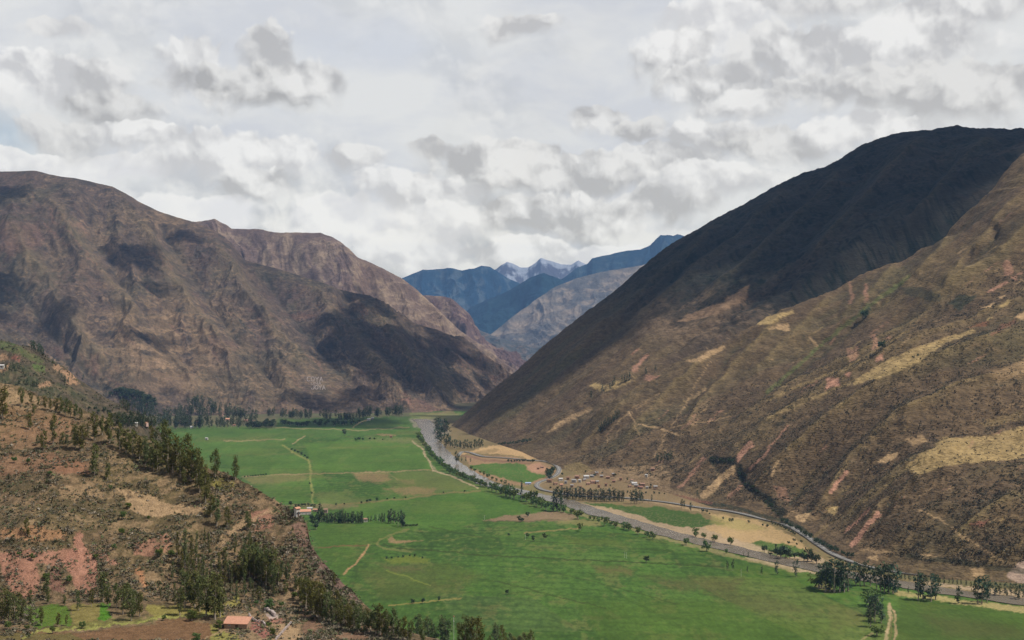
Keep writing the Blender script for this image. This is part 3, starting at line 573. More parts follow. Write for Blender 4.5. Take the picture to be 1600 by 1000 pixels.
# ------------------------------------------------------------------ near hillside (left) and the spur behind it
GP = [(560,700),(600,640),(700,560),(830,490),(930,455),(960,430),(1000,400),(1080,340)]
def gY(py): return np.interp(py, [q[0] for q in GP], [q[1] for q in GP])
CRH = [(-500,520),(-300,560),(0,597),(30,604),(60,617),(100,627),(130,640),(165,655),(200,673),(235,688),(270,707),(300,722),(330,733),(352,738),(370,748),(395,760),(420,776),(445,790),(460,799),(474,811),(480,822),(483,838),(486,852),(500,872),(515,890),(530,905),(545,920),(560,935),(590,962),(620,982),(700,1004),(760,1010),(830,1016),(860,1030),(900,1080),(1200,1150),(1700,1200),(2300,1250)]
nu, nv = 760, 560
pxs = np.r_[np.linspace(-500, -30, 50)[:-1], np.linspace(-30, 640, nu-130), np.linspace(640, 2300, 81)[1:]]; nu = len(pxs)
cp = np.interp(pxs, [q[0] for q in CRH], [q[1] for q in CRH])+fbm(pxs/14, pxs*0, 3, 77)*2.2
v = np.linspace(0, 1, nv); bot = 1085+np.maximum(0, cp-1060)+0*pxs; PY = cp[:, None]+(bot-cp)[:, None]*v[None]
YY = gY(np.clip(PY, 560, 1080)); PXX = pxs[:, None]+0*PY
X = (PXX-CX)/F*YY; Z = CZ-(PY-HY)/F*YY
k = sst(v, 0, .05)[None]
rg = rid((X+fbm(X/60, YY/60, 3, 201)*14)/46, YY/150, 4, 202)
nz = fbm(X/55, YY/55, 5, 203)*3.4+fbm(X/9, YY/9, 4, 204, .6)*.55+(rg-.8)*2.4*sst(PY, 700, 780)*(1-sst(PY, 920, 950))
Z2 = Z+nz*k*.8*(1-.85*sst(PY, 935, 965)); 
# benches: flat terraces between steeper banks
rows = [(X, YY, Z2)]
Pm = np.stack([X, YY, Z2], -1)
bk = []
for dy, dz in [(320, -235), (190, -165), (100, -95), (55, -52), (26, -22), (12, -8), (5, -2.2), (2, -.5)]:
    q = Pm[:, 0].copy(); ux = (q[:, 0]-0)/q[:, 1]; q[:, 1] += dy; q[:, 0] = q[:, 0]+dy*np.clip(ux, -.6, .6); q[:, 2] = np.maximum(q[:, 2]+dz+fbm(q[:, 0]/20, q[:, 1]/20, 3, 9)*dy*.06, -6); bk.append(q)
fr = []
for Yv, zz in [(280, 158), (200, 172), (120, 198), (60, 222), (15, 244), (0, 247), (-60, 247), (-300, 240)]:
    u = (pxs-CX)/F; q = np.stack([u*max(Yv, 200), 0*u+Yv, 0*u+zz-np.maximum(0, np.abs(u)*0)], -1); fr.append(q)
PH = np.concatenate([np.stack(bk, 1), Pm, np.stack(fr, 1)], 1)
X, Y, Z = PH[..., 0], PH[..., 1], PH[..., 2]; K = 1.45
nA = fbm(X/60, Y/60, 5, 231); nB = fbm(X/18, Y/18, 5, 232, .6); nC = fbm(X/4.5, Y/4.5, 4, 233, .68)
col = np.ones(X.shape+(3,))*alb((118,98,74), K)
col = mixc(col, sst(nA+.5*nB, -.1, .5)*.6, alb((120,106,70), K))
col = mixc(col, sst(nB, .0, .6)*.55, alb((146,122,94), K))
col = mixc(col, sst(-nB+.4*nA, .1, .6)*.5, alb((104,90,64), K))
col = mixc(col, sst(nC+.4*nB, .1, .6)*.5, alb((162,134,100), K))
col = mixc(col, sst(-nC, .05, .5)*.6, alb((84,76,52), K))
p = Paint(PH, col); p.rough = .3
TN, RD, SC, GR, BR, YG = alb((176,146,110), K), alb((172,124,102), K), alb((92,84,58), K), alb((92,118,44), K), alb((128,96,68), K), alb((150,140,74), K)
for pts, c, op in [
  ([(0,598),(60,622),(60,640),(0,640)], TN*1.05, .6), ([(0,625),(40,640),(110,650),(120,670),(60,680),(0,690)], alb((150,116,84), K), .6),
  ([(0,678),(50,668),(95,650),(125,660),(110,690),(40,700),(0,705)], alb((150,116,88), K), .6),
  ([(0,712),(60,705),(140,722),(140,745),(70,735),(0,745)], alb((142,106,82), K), .7), ([(75,715),(130,718),(138,740),(90,738)], alb((150,108,82), K), .6),
  ([(90,765),(140,750),(165,772),(160,780),(130,772),(120,785),(95,775)], TN*.85, .7),
  ([(182,762),(200,765),(240,775),(258,788),(300,792),(322,800),(300,804),(245,806),(225,808),(210,800)], TN, .95),
  ([(0,826),(40,822),(100,830),(103,842),(60,848),(0,842)], alb((176,132,96), K), .8), ([(325,745),(355,748),(372,762),(340,768)], YG*.9, .7),
  ([(0,862),(40,860),(95,862),(120,850),(132,870),(128,880),(105,885),(60,880),(62,925),(40,935),(20,930),(8,905),(0,890)], RD, .85),
  ([(118,832),(125,830),(135,862),(148,870),(155,905),(150,925),(118,925),(112,900),(100,880),(110,862)], RD*1.05, .9),
  ([(208,850),(240,842),(262,860),(232,870),(212,868)], RD, .7), ([(150,862),(165,862),(185,880),(175,884),(160,876)], RD, .8), ([(210,885),(218,884),(230,915),(222,918)], alb((196,140,100), K), .8),
  ([(245,835),(262,832),(272,855),(262,862)], RD, .7), ([(70,900),(90,880),(100,925),(80,925)], alb((140,98,86), K), .7),
  ([(40,947),(105,945),(112,975),(60,980),(40,970)], GR, .95), ([(155,944),(172,944),(172,968),(157,970)], alb((84,128,40), K), 1.), ([(108,944),(155,944),(157,975),(112,976)], alb((140,128,72), K), .9),
  ([(0,985),(120,988),(230,978),(270,966),(300,968),(335,978),(330,1012),(0,1012)], BR, .9), ([(0,988),(110,990),(150,1010),(0,1010)], alb((98,106,54), K), .5),
  ([(60,985),(170,978),(240,972),(260,962),(180,968),(100,978)], alb((120,124,60), K), .6),
  ([(385,800),(425,797),(428,825),(400,830)], RD*.95, .7), ([(352,830),(372,820),(385,822),(365,840),(352,870),(345,872)], TN*.95, .8), ([(455,820),(478,815),(485,850),(470,856)], alb((140,104,96), K), .5),
  ([(335,860),(352,850),(352,880),(335,880)], TN*.9, .6), ([(228,945),(300,948),(345,952),(350,962),(300,960),(240,968)], YG*1.02, .8), ([(352,940),(372,930),(378,945),(356,952)], YG*1.1, .8),
  ([(358,958),(395,957),(420,962),(470,975),(480,1015),(340,1015),(352,978)], TN*.95, .6), ([(392,968),(412,972),(425,990),(415,1000),(395,985)], alb((158,104,92), K), .9), ([(418,960),(450,970),(430,976),(420,972)], alb((172,118,100), K), .8),
  ([(438,975),(470,985),(470,1010),(425,1010)], TN*1.15, .7), ([(330,978),(352,985),(378,1000),(378,1015),(330,1015)], alb((150,146,74), K), .8), ([(415,960),(432,958),(436,966),(424,968)], alb((206,190,178), K), .7),
  ([(470,940),(530,960),(600,985),(600,1010),(480,1000)], alb((150,112,92), K), .5), ([(480,830),(500,870),(565,938),(560,948),(500,900),(478,860)], alb((128,98,94), K), .6)]:
    p.poly(pts, c, op, 1.8, 2.2)
for pts, c, wd, op in [([(430,1000),(455,972)], SC*.9, 1.6, .8), ([(392,962),(396,970),(410,974)], SC*.7, 2., .8), ([(350,745),(320,760),(322,800)], YG*.8, 8, .5), ([(352,832),(385,815),(425,800)], TN, 6, .6),
   ([(0,700),(30,705),(60,702)], SC*.6, 5, .7), ([(0,708),(60,712)], SC*.8, 3, .6), ([(0,848),(105,848)], SC*.75, 7, .7), ([(140,778),(180,785),(215,812),(320,806)], SC*.8, 6, .6), ([(0,760),(60,760),(120,795),(190,800)], SC*.9, 16, .45),
   ([(160,690),(170,760),(160,790)], SC*.8, 7, .5), ([(30,1000),(60,985),(170,978),(260,965),(330,960)], alb((170,170,90), K), 3.5, .6), ([(314,1005),(340,985),(358,978)], TN, 3, .8)]:
    p.line(pts, c, wd, op, 2.4)
col = p.col.reshape(col.shape)
terrain('hillside', PH, col, M_H, flip=True); CH = col

# lower spur between the near hill and the great slope
CR2 = [(-600,470,1750),(-200,510,1650),(0,530,1560),(30,536,1550),(60,548,1530),(85,566,1520),(110,582,1510),(150,608,1500),(190,634,1490),(215,650,1490),(240,668,1500),(262,688,1490),(285,712,1480),(320,755,1460),(360,800,1440),(400,845,1420),(425,862,1410)]
FT2 = [(-600,900),(-200,900),(0,900),(30,900),(60,920),(85,940),(110,960),(150,1000),(190,1050),(215,1100),(240,1200),(262,1230),(285,1250),(320,1290),(360,1330),(400,1370),(425,1390)]
n = 380; tt = np.linspace(0, 1, n)
def bl(pts): pts = np.asarray(pts, float); return np.stack([np.interp(tt, np.linspace(0, 1, len(pts)), pts[:, j]) for j in range(3)], 1)
c_ = bl([W(*q) for q in CR2]); f_ = bl([((q[0]-CX)/F*q[1], q[1], 100 if q[0] < 200 else (30. if q[0] < 300 else 0.)) for q in FT2])
vv = np.r_[np.linspace(0, 1, 240), 1+np.linspace(.02, 1, 20)]; Vv = vv[None, :, None]
G = f_[:, None]+(c_-f_)[:, None]*Vv; G[..., 2] = f_[:, None, 2]+(c_-f_)[:, None, 2]*np.clip(vv, 0, 1)[None]-np.clip(vv-1, 0, 1)[None]*330*(c_[:, None, 2]/240)
mk = (1-.8*np.exp(-((vv-1)/.08)**2))[None]; X, Y = G[..., 0], G[..., 1]
G[..., 2] += mk*(fbm(X/90, Y/90, 6, 301, .55)*12+(rid(X/110, Y/300, 4, 302)-.8)*12); G[..., 2] = np.maximum(G[..., 2], -3)
nA = fbm(X/120, Y/120, 5, 311); nB = fbm(X/30, Y/30, 5, 312, .6); nC = fbm(X/9, Y/9, 4, 313, .68); K = 1.4
col = np.ones(X.shape+(3,))*alb((88,78,64), K)
col = mixc(col, sst(nA+.4*nB, -.1, .4)*.6, alb((74,82,54), K)); col = mixc(col, sst(nB, .1, .7)*.45, alb((122,102,82), K)); col = mixc(col, sst(-nC+.4*nA, .1, .6)*.5, alb((64,66,48), K)); col = mixc(col, sst(nC, .1, .5)*.3, alb((138,118,92), K))
p = Paint(G, col); TN2, RD2, GN2 = alb((178,140,108), K), alb((160,104,88), K), alb((96,118,60), K)
for pts, c, op in [([(0,533),(25,538),(50,552),(70,566),(60,570),(30,552),(0,545)], GN2*.9, .45), ([(0,572),(12,570),(8,580),(0,582)], TN2, .9), ([(20,552),(34,556),(30,566),(18,562)], RD2, .7), ([(58,600),(80,597),(82,604),(62,606)], TN2, .9),
   ([(100,580),(115,585),(120,600),(105,600)], TN2, .9), ([(50,570),(72,572),(70,580),(55,580)], GN2*1.1, .6), ([(85,568),(110,580),(125,600),(118,602),(100,586),(80,576)], TN2, .7), ([(0,555),(10,553),(12,560),(0,562)], TN2, .7)]:
    p.poly(pts, c, op, 1.2, 1.5)
terrain('hillside', G, p.col.reshape(col.shape), M_H); G2 = G; CG2 = p.col.reshape(col.shape)

# ------------------------------------------------------------------ valley floor: one sheet, its fields painted on at their places
pyr = np.r_[527., 532, 540, 560, 580, 600, 615, 628, 638, np.linspace(642, 1012, 560), 1060, 1200, 1600, 2400]
Yr = np.r_[26500., floorY(pyr)][::-1]; Yr = np.r_[-2500., -1000, 0, 100, Yr]
ux = np.r_[-12000., -6000, -3000, -1500, -900, -500, np.linspace(-240, 1700, 1100), 2000, 2600, 4000, 8000, 14000]
X = (ux[None]-CX)/F*np.clip(Yr, 600, 3800)[:, None]; X = np.where((ux[None] > -600) & (ux[None] < 2100), (ux[None]-CX)/F*np.maximum(Yr, 600)[:, None], X)
X = np.clip(X, -15500, 15500); 
Y = Yr[:, None]+0*X; Zg = 0*X
Zg = Zg+fbm(X/70, Y/110, 3, 401)*.25*(X > -2000)
PG = np.stack([X, Y, Zg], -1)
nA = fbm(X/160, Y/300, 4, 411); nB = fbm(X/40, Y/70, 5, 412, .6); nC = fbm(X/7, Y/18, 4, 413, .65); K = 1.5
cell = _h(np.floor(X/95+fbm(X/900, Y/900, 2, 4)*.8+Y/700), np.floor(Y/130+X/900), 9)
g0, g1, g2 = alb((78,108,44), K), alb((96,121,54), K), alb((62,90,38), K)
col = np.ones(X.shape+(3,))*g0
col = mixc(col, sst(nA+.3*nB, -.1, .5)*.6, g1); col = mixc(col, sst(-nA+.4*nB, .1, .6)*.45, g2)
col = col*(1+(cell[..., None]-.5)*.42)
ca, cb = X/95+fbm(X/900, Y/900, 2, 4)*.8+Y/700, Y/130+X/900
bd = np.minimum(np.abs(ca-np.round(ca))*95, np.abs(cb-np.round(cb))*130/np.maximum(1, Y/1500)**1.5); on = (_h(np.round(ca), np.floor(cb), 3) > .45)
col = mixc(col, (bd < 3.2)*on*.4*sst(fbm(X/50, Y/60, 2, 5), -.5, .2), g2*.55)
col = mixc(col, (cell > .86)*.45, alb((112,110,58), K)); col = mixc(col, (cell < .1)*.4, alb((96,116,64), K))
col = mixc(col, sst(nB+.6*nC, .3, .8)*.4, alb((124,116,70), K)); col = mixc(col, sst(-nC, .1, .6)*.45, g2*.75); col = mixc(col, sst(nC, .1, .6)*.3, g1*1.15)
fu = sst(np.sin((Y*.985+X*.17)/4.2+nB*2), .2, 1); col = col*(1-.16*fu[..., None]*(Y < 2600)[..., None])
off = (Y > 3950) | (Y < 500); col[off] = alb((96,90,66), K)
p = Paint(PG, col); p.rough = .45
BRN, TAN, OLV, DKG, BRI, SND, PKS = alb((150,122,86), K), alb((186,158,116), K), alb((100,106,54), K), alb((60,66,28), K), alb((92,126,44), K), alb((190,164,130), K), alb((150,116,92), K)
for pts, c, op, so_ in [
  ([(150,640),(430,640),(640,640),(700,644),(645,651),(560,652),(440,655),(430,664),(200,668),(100,668)], alb((104,96,72), K), .85, 2), ([(300,664),(640,656),(650,672),(560,680),(290,686)], alb((84,112,48), K), .5, 2), ([(400,656),(650,650),(650,662),(430,668)], alb((68,90,42), K), .7, 2),  # last patch: cloud shadow on the far strip put into the green
  ([(290,690),(440,690),(480,722),(480,740),(380,744),(340,712)], alb((88,116,48), K), .5, 2), ([(470,690),(620,688),(660,700),(676,733),(490,738),(486,712)], alb((94,124,48), K), .55, 1.5),
  ([(380,745),(478,742),(482,750),(420,758),(392,756)], alb((132,122,76), K), .7, 3), ([(548,738),(606,738),(614,750),(590,755),(560,750)], BRN, .75, 3), ([(622,748),(648,750),(650,756),(628,754)], BRN, .7, 2),
  ([(615,737),(676,735),(735,758),(720,768),(640,772),(618,752)], alb((108,114,60), K), .6, 3), ([(600,764),(650,760),(682,764),(680,772),(630,773)], BRN*.95, .65, 3), ([(495,770),(522,768),(560,778),(600,786),(560,794),(500,790)], alb((112,118,64), K), .6, 4),
  ([(530,790),(632,780),(750,768),(860,800),(758,812),(700,830),(560,820)], alb((84,116,44), K), .6, 2), ([(400,755),(485,752),(485,785),(400,780)], alb((92,118,50), K), .4, 2),
  ([(432,790),(500,786),(560,790),(560,794),(480,796)], alb((140,116,86), K), .6, 2), ([(490,820),(600,815),(640,824),(590,845),(572,852),(497,857)], alb((82,108,42), K), .6, 1.5),
  ([(497,860),(572,853),(556,880),(534,900),(500,870)], alb((90,112,44), K), .4, 2), ([(560,890),(700,880),(760,900),(700,930),(600,935)], alb((90,96,46), K), .55, 8), ([(590,880),(640,884),(660,892),(620,894)], alb((112,98,66), K), .5, 4),
  ([(755,812),(800,805),(862,799),(890,802),(905,808),(890,814),(832,815),(770,815)], alb((150,122,96), K), .9, 1.2), ([(866,816),(900,810),(937,814),(940,822),(900,822)], alb((144,132,84), K), .75, 2),
  ([(925,885),(960,884),(992,892),(985,899),(930,894)], alb((116,98,62), K), .6, 5), ([(1000,900),(1080,905),(1160,905),(1150,925),(1060,922)], alb((106,94,58), K), .5, 8), ([(1100,925),(1200,930),(1280,960),(1180,960)], alb((96,92,54), K), .5, 9),
  ([(880,838),(960,842),(980,852),(900,852)], alb((102,110,48), K), .5, 4), ([(595,872),(640,869),(672,874),(665,880),(610,880)], alb((122,128,52), K), .7, 2), ([(604,842),(612,838),(618,844),(650,846),(632,850),(612,848)], BRN*1.1, .9, 1.5),
  ([(900,940),(1100,935),(1300,985),(1250,1010),(950,1010)], alb((84,108,38), K), .5, 10), ([(1130,880),(1250,890),(1320,920),(1340,940),(1150,900)], alb((88,116,42), K), .5, 4), ([(1290,945),(1345,950),(1345,975),(1300,985)], alb((112,110,60), K), .4, 6),
  ([(1405,935),(1600,950),(1640,1010),(1400,1010)], alb((76,96,36), K), .7, 3), ([(1440,960),(1600,980),(1600,1000),(1480,995)], alb((96,88,52), K), .4, 9), ([(1270,916),(1290,908),(1310,925),(1290,928)], alb((128,100,74), K), .6, 3),
  # east bank
  ([(655,650),(700,640),(760,670),(820,690),(880,720),(1000,740),(1100,770),(1200,800),(1300,850),(1400,885),(1700,890),(1700,952),(1550,934),(1475,924),(1425,916),(1330,899),(1255,884),(1180,867),(1075,842),(962,810),(885,785),(800,766),(735,742),(706,723),(686,702),(671,676)], alb((138,116,82), K), .92, 1.5),
  ([(780,762),(840,752),(905,785),(880,784),(840,775)], alb((120,116,70), K), .6, 2), ([(1330,880),(1500,903),(1620,912),(1620,922),(1480,914),(1340,892)], alb((92,96,60), K), .6, 2),
  ([(715,712),(730,706),(775,695),(800,692),(826,690),(828,704),(855,716),(852,719),(800,712),(740,708)], alb((200,164,116), K), .95, 1.2), ([(735,708),(775,700),(780,705),(745,711)], alb((136,116,78), K), .7, 1.5),
  ([(726,712),(800,714),(850,722),(870,735),(845,755),(815,760),(740,745)], alb((168,134,100), K), .8, 1.5),
  ([(732,727),(755,724),(800,724),(828,726),(824,733),(832,738),(852,744),(838,750),(825,757),(800,752),(762,740),(737,732)], alb((80,112,46), K), 1., .9),
  ([(823,727),(845,725),(856,732),(848,740),(832,737)], alb((184,140,110), K), .9, 1.2), ([(840,757),(870,745),(900,742),(1050,755),(1100,785),(1160,800),(1100,800),(960,780),(880,775),(850,770)], alb((146,122,90), K), .8, 2),
  ([(675,692),(700,718),(735,738),(765,752),(800,762),(860,776),(905,784),(1000,795),(1100,812),(1180,835),(1260,862),(1300,880),(1240,880),(1150,858),(1040,832),(960,808),(880,785),(800,765),(740,742),(700,722)], SND*.9, .9, 1.5),
  ([(905,785),(967,789),(1025,792),(1070,799),(1093,804),(1100,811),(1135,818),(1095,823),(1065,824),(1030,817),(1000,806),(962,796),(925,791)], alb((70,96,40), K), 1., 1.), ([(985,792),(1010,794),(1000,799),(985,798)], OLV, .4, 2),
  ([(1100,800),(1180,812),(1235,836),(1262,856),(1252,862),(1220,850),(1170,850),(1146,842),(1110,830),(1100,822),(1138,819)], alb((192,160,112), K), .9, 2), ([(1110,805),(1160,812),(1200,828),(1160,830),(1110,818)], alb((166,154,92), K), .6, 3),
  ([(1156,851),(1190,846),(1220,848),(1254,857),(1262,870),(1230,872),(1190,864),(1170,857)], alb((78,104,44), K), 1., 1.), ([(1400,908),(1480,912),(1600,925),(1640,940),(1600,935),(1475,917),(1425,910)], SND, .9, 1.5),
  ([(1395,922),(1450,930),(1600,948),(1640,955),(1600,958),(1470,940),(1400,930)], alb((184,164,110), K), .85, 1.8), ([(1160,868),(1200,876),(1262,890),(1290,898),(1250,894),(1180,878)], SND, .9, 1.3),
  ([(640,654),(692,652),(704,676),(686,686),(672,668),(650,670)], alb((150,138,118), K), .85, 2), ([(1120,838),(1180,850),(1215,866),(1180,862),(1120,846)], SND*1.05, .9, 2), ([(660,684),(672,700),(664,700)], SND, .7, 1.5), ([(686,694),(706,712),(716,724),(700,716)], SND, .8, 1.5), ([(885,792),(960,816),(1050,842),(1130,862),(1240,890),(1240,893),(1120,866),(1040,844),(950,818),(880,796)], alb((150,136,92), K), .8, 1), ([(560,688),(640,684),(668,690),(660,700),(640,692)], alb((140,134,84), K), .5, 3), ([(588,680),(612,678),(618,681),(600,683)], BRN, .8, 1.5),
  ([(200,650),(430,652),(430,668),(200,668)], alb((120,106,80), K), .5, 3), ([(640,645),(720,645),(720,656),(640,655)], alb((128,134,78), K), .6, 2)]:
    p.poly(pts, c, op, so_, 1.4)
for pts, c, wd, op in [
  ([(350,689),(400,688),(445,686)], TAN*.85, 1.2, .7), ([(442,696),(457,706),(482,719),(485,735),(486,760),(491,792)], alb((150,146,82), K), 3.2, .85), ([(477,682),(466,688),(457,693)], TAN, 1.6, .8),
  ([(380,744),(480,741),(550,739),(676,734)], TAN*.8, 1.6, .8), ([(530,789),(560,786),(632,779),(680,772),(750,767)], alb((136,120,76), K), 3, .8), ([(606,738),(622,750)], TAN*.8, 1.5, .5),
  ([(644,690),(660,702),(668,718),(677,735),(700,743),(725,752),(747,762)], SND, 2.4, .95), ([(660,706),(672,722),(680,734)], alb((200,170,140), K), 1.5, .6),
  ([(640,826),(610,836),(592,843),(589,850),(600,856),(640,862)], alb((136,130,76), K), 3, .7), ([(600,850),(625,857),(675,860),(750,867),(850,872),(1000,879),(1100,884),(1132,887)], DKG*.9, 2., .85),
  ([(638,846),(662,844)], BRN, 1.2, .7), ([(536,898),(545,888),(555,882),(566,866),(576,851)], alb((196,152,108), K), 2.4, 1.), ([(496,857),(530,854),(573,852)], alb((130,88,62), K), 2, .8),
  ([(605,891),(640,903),(672,915)], alb((134,140,60), K), 2., .8), ([(607,946),(650,942),(722,934)], alb((158,140,80), K), 2., .8), ([(670,823),(710,831),(750,839)], DKG, 1.4, .7), ([(670,846),(750,838)], alb((122,128,60), K), 1.2, .6),
  ([(820,833),(860,829),(905,826)], alb((164,140,92), K), 1.8, .8), ([(755,815),(832,814),(880,812)], DKG, 1.6, .6), ([(767,907),(827,921),(880,935),(947,950)], DKG*.9, 1.8, .75), ([(830,887),(925,908),(990,925),(1060,945)], DKG, 1.6, .6),
  ([(770,930),(850,922)], DKG, 1.3, .5), ([(750,840),(900,850),(1050,862)], DKG, 1.3, .5), ([(900,824),(1000,840),(1100,862),(1160,872)], alb((102,110,48), K), 2, .4), ([(1050,944),(1180,930)], DKG, 1.2, .4), ([(1000,975),(1120,955)], DKG, 1.2, .4),
  ([(700,800),(760,792),(800,786)], g2, 1.2, .5), ([(560,820),(640,812)], g2, 1.2, .5), ([(500,700),(640,698)], alb((130,124,70), K), 1.2, .5), ([(500,712),(640,710)], g1*1.2, 1.4, .5), ([(352,712),(470,708)], alb((130,120,72), K), 1.4, .4),
  ([(722,712),(760,719),(790,721),(830,724)], alb((130,92,76), K), 3, .7), ([(1384,1015),(1386,985),(1392,965),(1388,945)], alb((196,170,128), K), 6, .95), ([(1396,1010),(1400,980),(1397,955),(1390,945)], alb((190,160,120), K), 3, .9),
  ([(1390,1010),(1393,980),(1393,960)], alb((120,108,66), K), 2, .9), ([(1345,1000),(1365,990)], TAN, 3, .5), ([(430,668),(560,672),(640,668)], TAN*.8, 1.3, .7), ([(552,668),(560,660),(580,654)], TAN*1.1, 1.6, .9), ([(985,780),(1040,786),(1095,800)], TAN, 3, .7)]:
    p.line(pts, c, wd*.9, op*.82, .9)
terrain('ground', PG, p.col.reshape(col.shape), M_G)

# ------------------------------------------------------------------ river and road, each a sheet a little above the floor
def floor_pts(pts, sub=10):
    q = np.array([((px-CX)/F*floorY(py), floorY(py)) for px, py in pts]); k = np.arange(len(q)); kk = np.linspace(0, len(q)-1, (len(q)-1)*sub+1)
    def cr(a):
        i = np.clip(np.floor(kk).astype(int), 0, len(q)-2); f = kk-i; P = lambda j: a[np.clip(j, 0, len(q)-1)]
        return .5*(2*P(i)+(P(i+1)-P(i-1))*f+(2*P(i-1)-5*P(i)+4*P(i+1)-P(i+2))*f*f+(3*P(i)-P(i-1)-3*P(i+1)+P(i+2))*f**3)
    return np.stack([cr(q[:, 0]), cr(q[:, 1])], 1)
def ribbon(c, half, z, jit=0., cross=2, seed=0):
    t_ = np.gradient(c, axis=0); t_ /= np.linalg.norm(t_, axis=1)[:, None]; nn = np.stack([t_[:, 1], -t_[:, 0]], 1)
    h = np.broadcast_to(half, (len(c),)); L = np.r_[0, np.cumsum(np.linalg.norm(np.diff(c, axis=0), axis=1))]
    a = h*(1+jit*fbm(L/45, L*0, 3, seed)); b = h*(1+jit*fbm(L/45, L*0+9, 3, seed+5)); u = np.linspace(-1, 1, cross+1)
    pts = c[:, None]+nn[:, None]*(np.where(u < 0, a[:, None]*u, b[:, None]*u))[..., None]
    zz = (z+0*L)[:, None]+0*pts[..., 0]; return np.concatenate([pts, zz[..., None]], -1)
RIV = [(655,655),(664,661),(669,668),(671,676),(676,690),(686,702),(706,723),(735,742),(763,756),(800,766),(845,776),(885,785),(900,790),(925,799),(962,810),(1000,821),(1037,832),(1075,842),(1112,851),(1150,860),(1180,867),(1215,875),(1255,884),(1330,899),(1425,916),(1475,924),(1550,934),(1620,943),(1900,975)]
rc = floor_pts(RIV); hw = np.interp(rc[:, 1], [900, 1300, 1700, 2200, 2900, 3300, 3700], [15, 15, 17, 16, 17, 24, 22])
PW = ribbon(rc, hw, .55, .30, 10, 4)
m, q = newmat('river_water'); pos = q.n('ShaderNodeNewGeometry').outputs['Position']
wv = q.noise(q.v('MULTIPLY', pos, (1, .55, 1)), .55, 5, .65); big = q.noise(pos, .03, 3)
bp = q.n('ShaderNodeBump'); q.put(bp.inputs['Height'], wv); bp.inputs['Strength'].default_value = .05; bp.inputs['Distance'].default_value = .08
cw = q.mix(q.rng(big, .35, .65), (.13, .107, .078, 1), (.19, .157, .115, 1)); b_ = principled(q, cw, q.rng(wv, .3, .7, .12, .32), bp.outputs[0], .3)
o = bpy.data.objects.new('river', mesh_np('river', PW.reshape(-1, 3), grid_faces(*PW.shape[:2]), [m])); link(o); o['kind'] = 'structure'
RDP = [(716,713),(722,707),(735,708),(755,714),(790,716.5),(830,720),(852,722),(866,726),(873,732),(873,738),(868,744),(855,750),(842,755),(839,760),(845,765),(860,769),(905,776),(967,778.5),(1005,782),(1045,786.5),(1095,794.5),(1130,798.5),(1160,804),(1194,812.5),(1220,818.5),(1240,827),(1260,839),(1280,853),(1306,869),(1345,883),(1400,895),(1480,903),(1560,908),(1650,913),(1900,935)]
dc = floor_pts(RDP); PRD = ribbon(dc, 4.2, 1.6, 0, 4)
m, q = newmat('road_asphalt'); pos = q.n('ShaderNodeNewGeometry').outputs['Position']
c_ = q.mix(q.noise(pos, .25, 5, .6), (.12, .112, .10, 1), (.19, .175, .155, 1)); principled(q, c_, .85, None, .2)
m2, q = newmat('road_verge'); pos = q.n('ShaderNodeNewGeometry').outputs['Position']
c_ = q.mix(q.noise(pos, .35, 5, .6), (.20, .15, .09, 1), (.30, .24, .15, 1)); principled(q, c_, .95, None, .1)
m3, q = newmat('road_paint'); principled(q, (.62, .60, .52, 1), .7)
o = bpy.data.objects.new('road', mesh_np('road', PRD.reshape(-1, 3), grid_faces(*PRD.shape[:2]), [m])); link(o); o['kind'] = 'structure'
PV = ribbon(dc, 6.2, 1.2, .15, 4); PV[:, 0, 2] = PV[:, -1, 2] = -1
o = bpy.data.objects.new('road_verge', mesh_np('road_verge', PV.reshape(-1, 3), grid_faces(*PV.shape[:2]), [m2])); link(o); o['kind'] = 'structure'
Ls = np.concatenate([ribbon(dc, .14, 1.62, 0, 1).reshape(-1, 3)]); o = bpy.data.objects.new('road_line', mesh_np('road_line', Ls, grid_faces(len(dc), 2), [m3])); link(o); o['kind'] = 'structure'
# gravel by the upper bend of the river, tracks between the fields
# ------------------------------------------------------------------ where a photo pixel meets the ground
ZB = np.full((520, 820), 1e9)
for Pt in TERR:
    a = Pt.reshape(-1, 3); a = a[a[:, 1] > 200]; px, py = project(a); i = ((py)/2).astype(int); j = ((px+20)/2).astype(int)
    ok = (i >= 0) & (i < 520) & (j >= 0) & (j < 820); np.minimum.at(ZB, (i[ok], j[ok]), a[ok, 1])
for _ in range(2):
    hole = ZB > 9e8; pd = np.pad(ZB, 1, constant_values=1e9); nb_ = np.minimum.reduce([pd[1:-1, :-2], pd[1:-1, 2:], pd[:-2, 1:-1], pd[2:, 1:-1]]); ZB[hole] = nb_[hole]
def at(px, py):
    i, j = int(np.clip(py/2, 1, 518)), int(np.clip((px+20)/2, 1, 818)); d = ZB[i, j]; w9 = np.median(ZB[i-1:i+2, j-1:j+2])
    if d > w9*1.25: d = w9
    if d > 9e8: d = floorY(max(py, 640))
    return W(px, py, float(d))
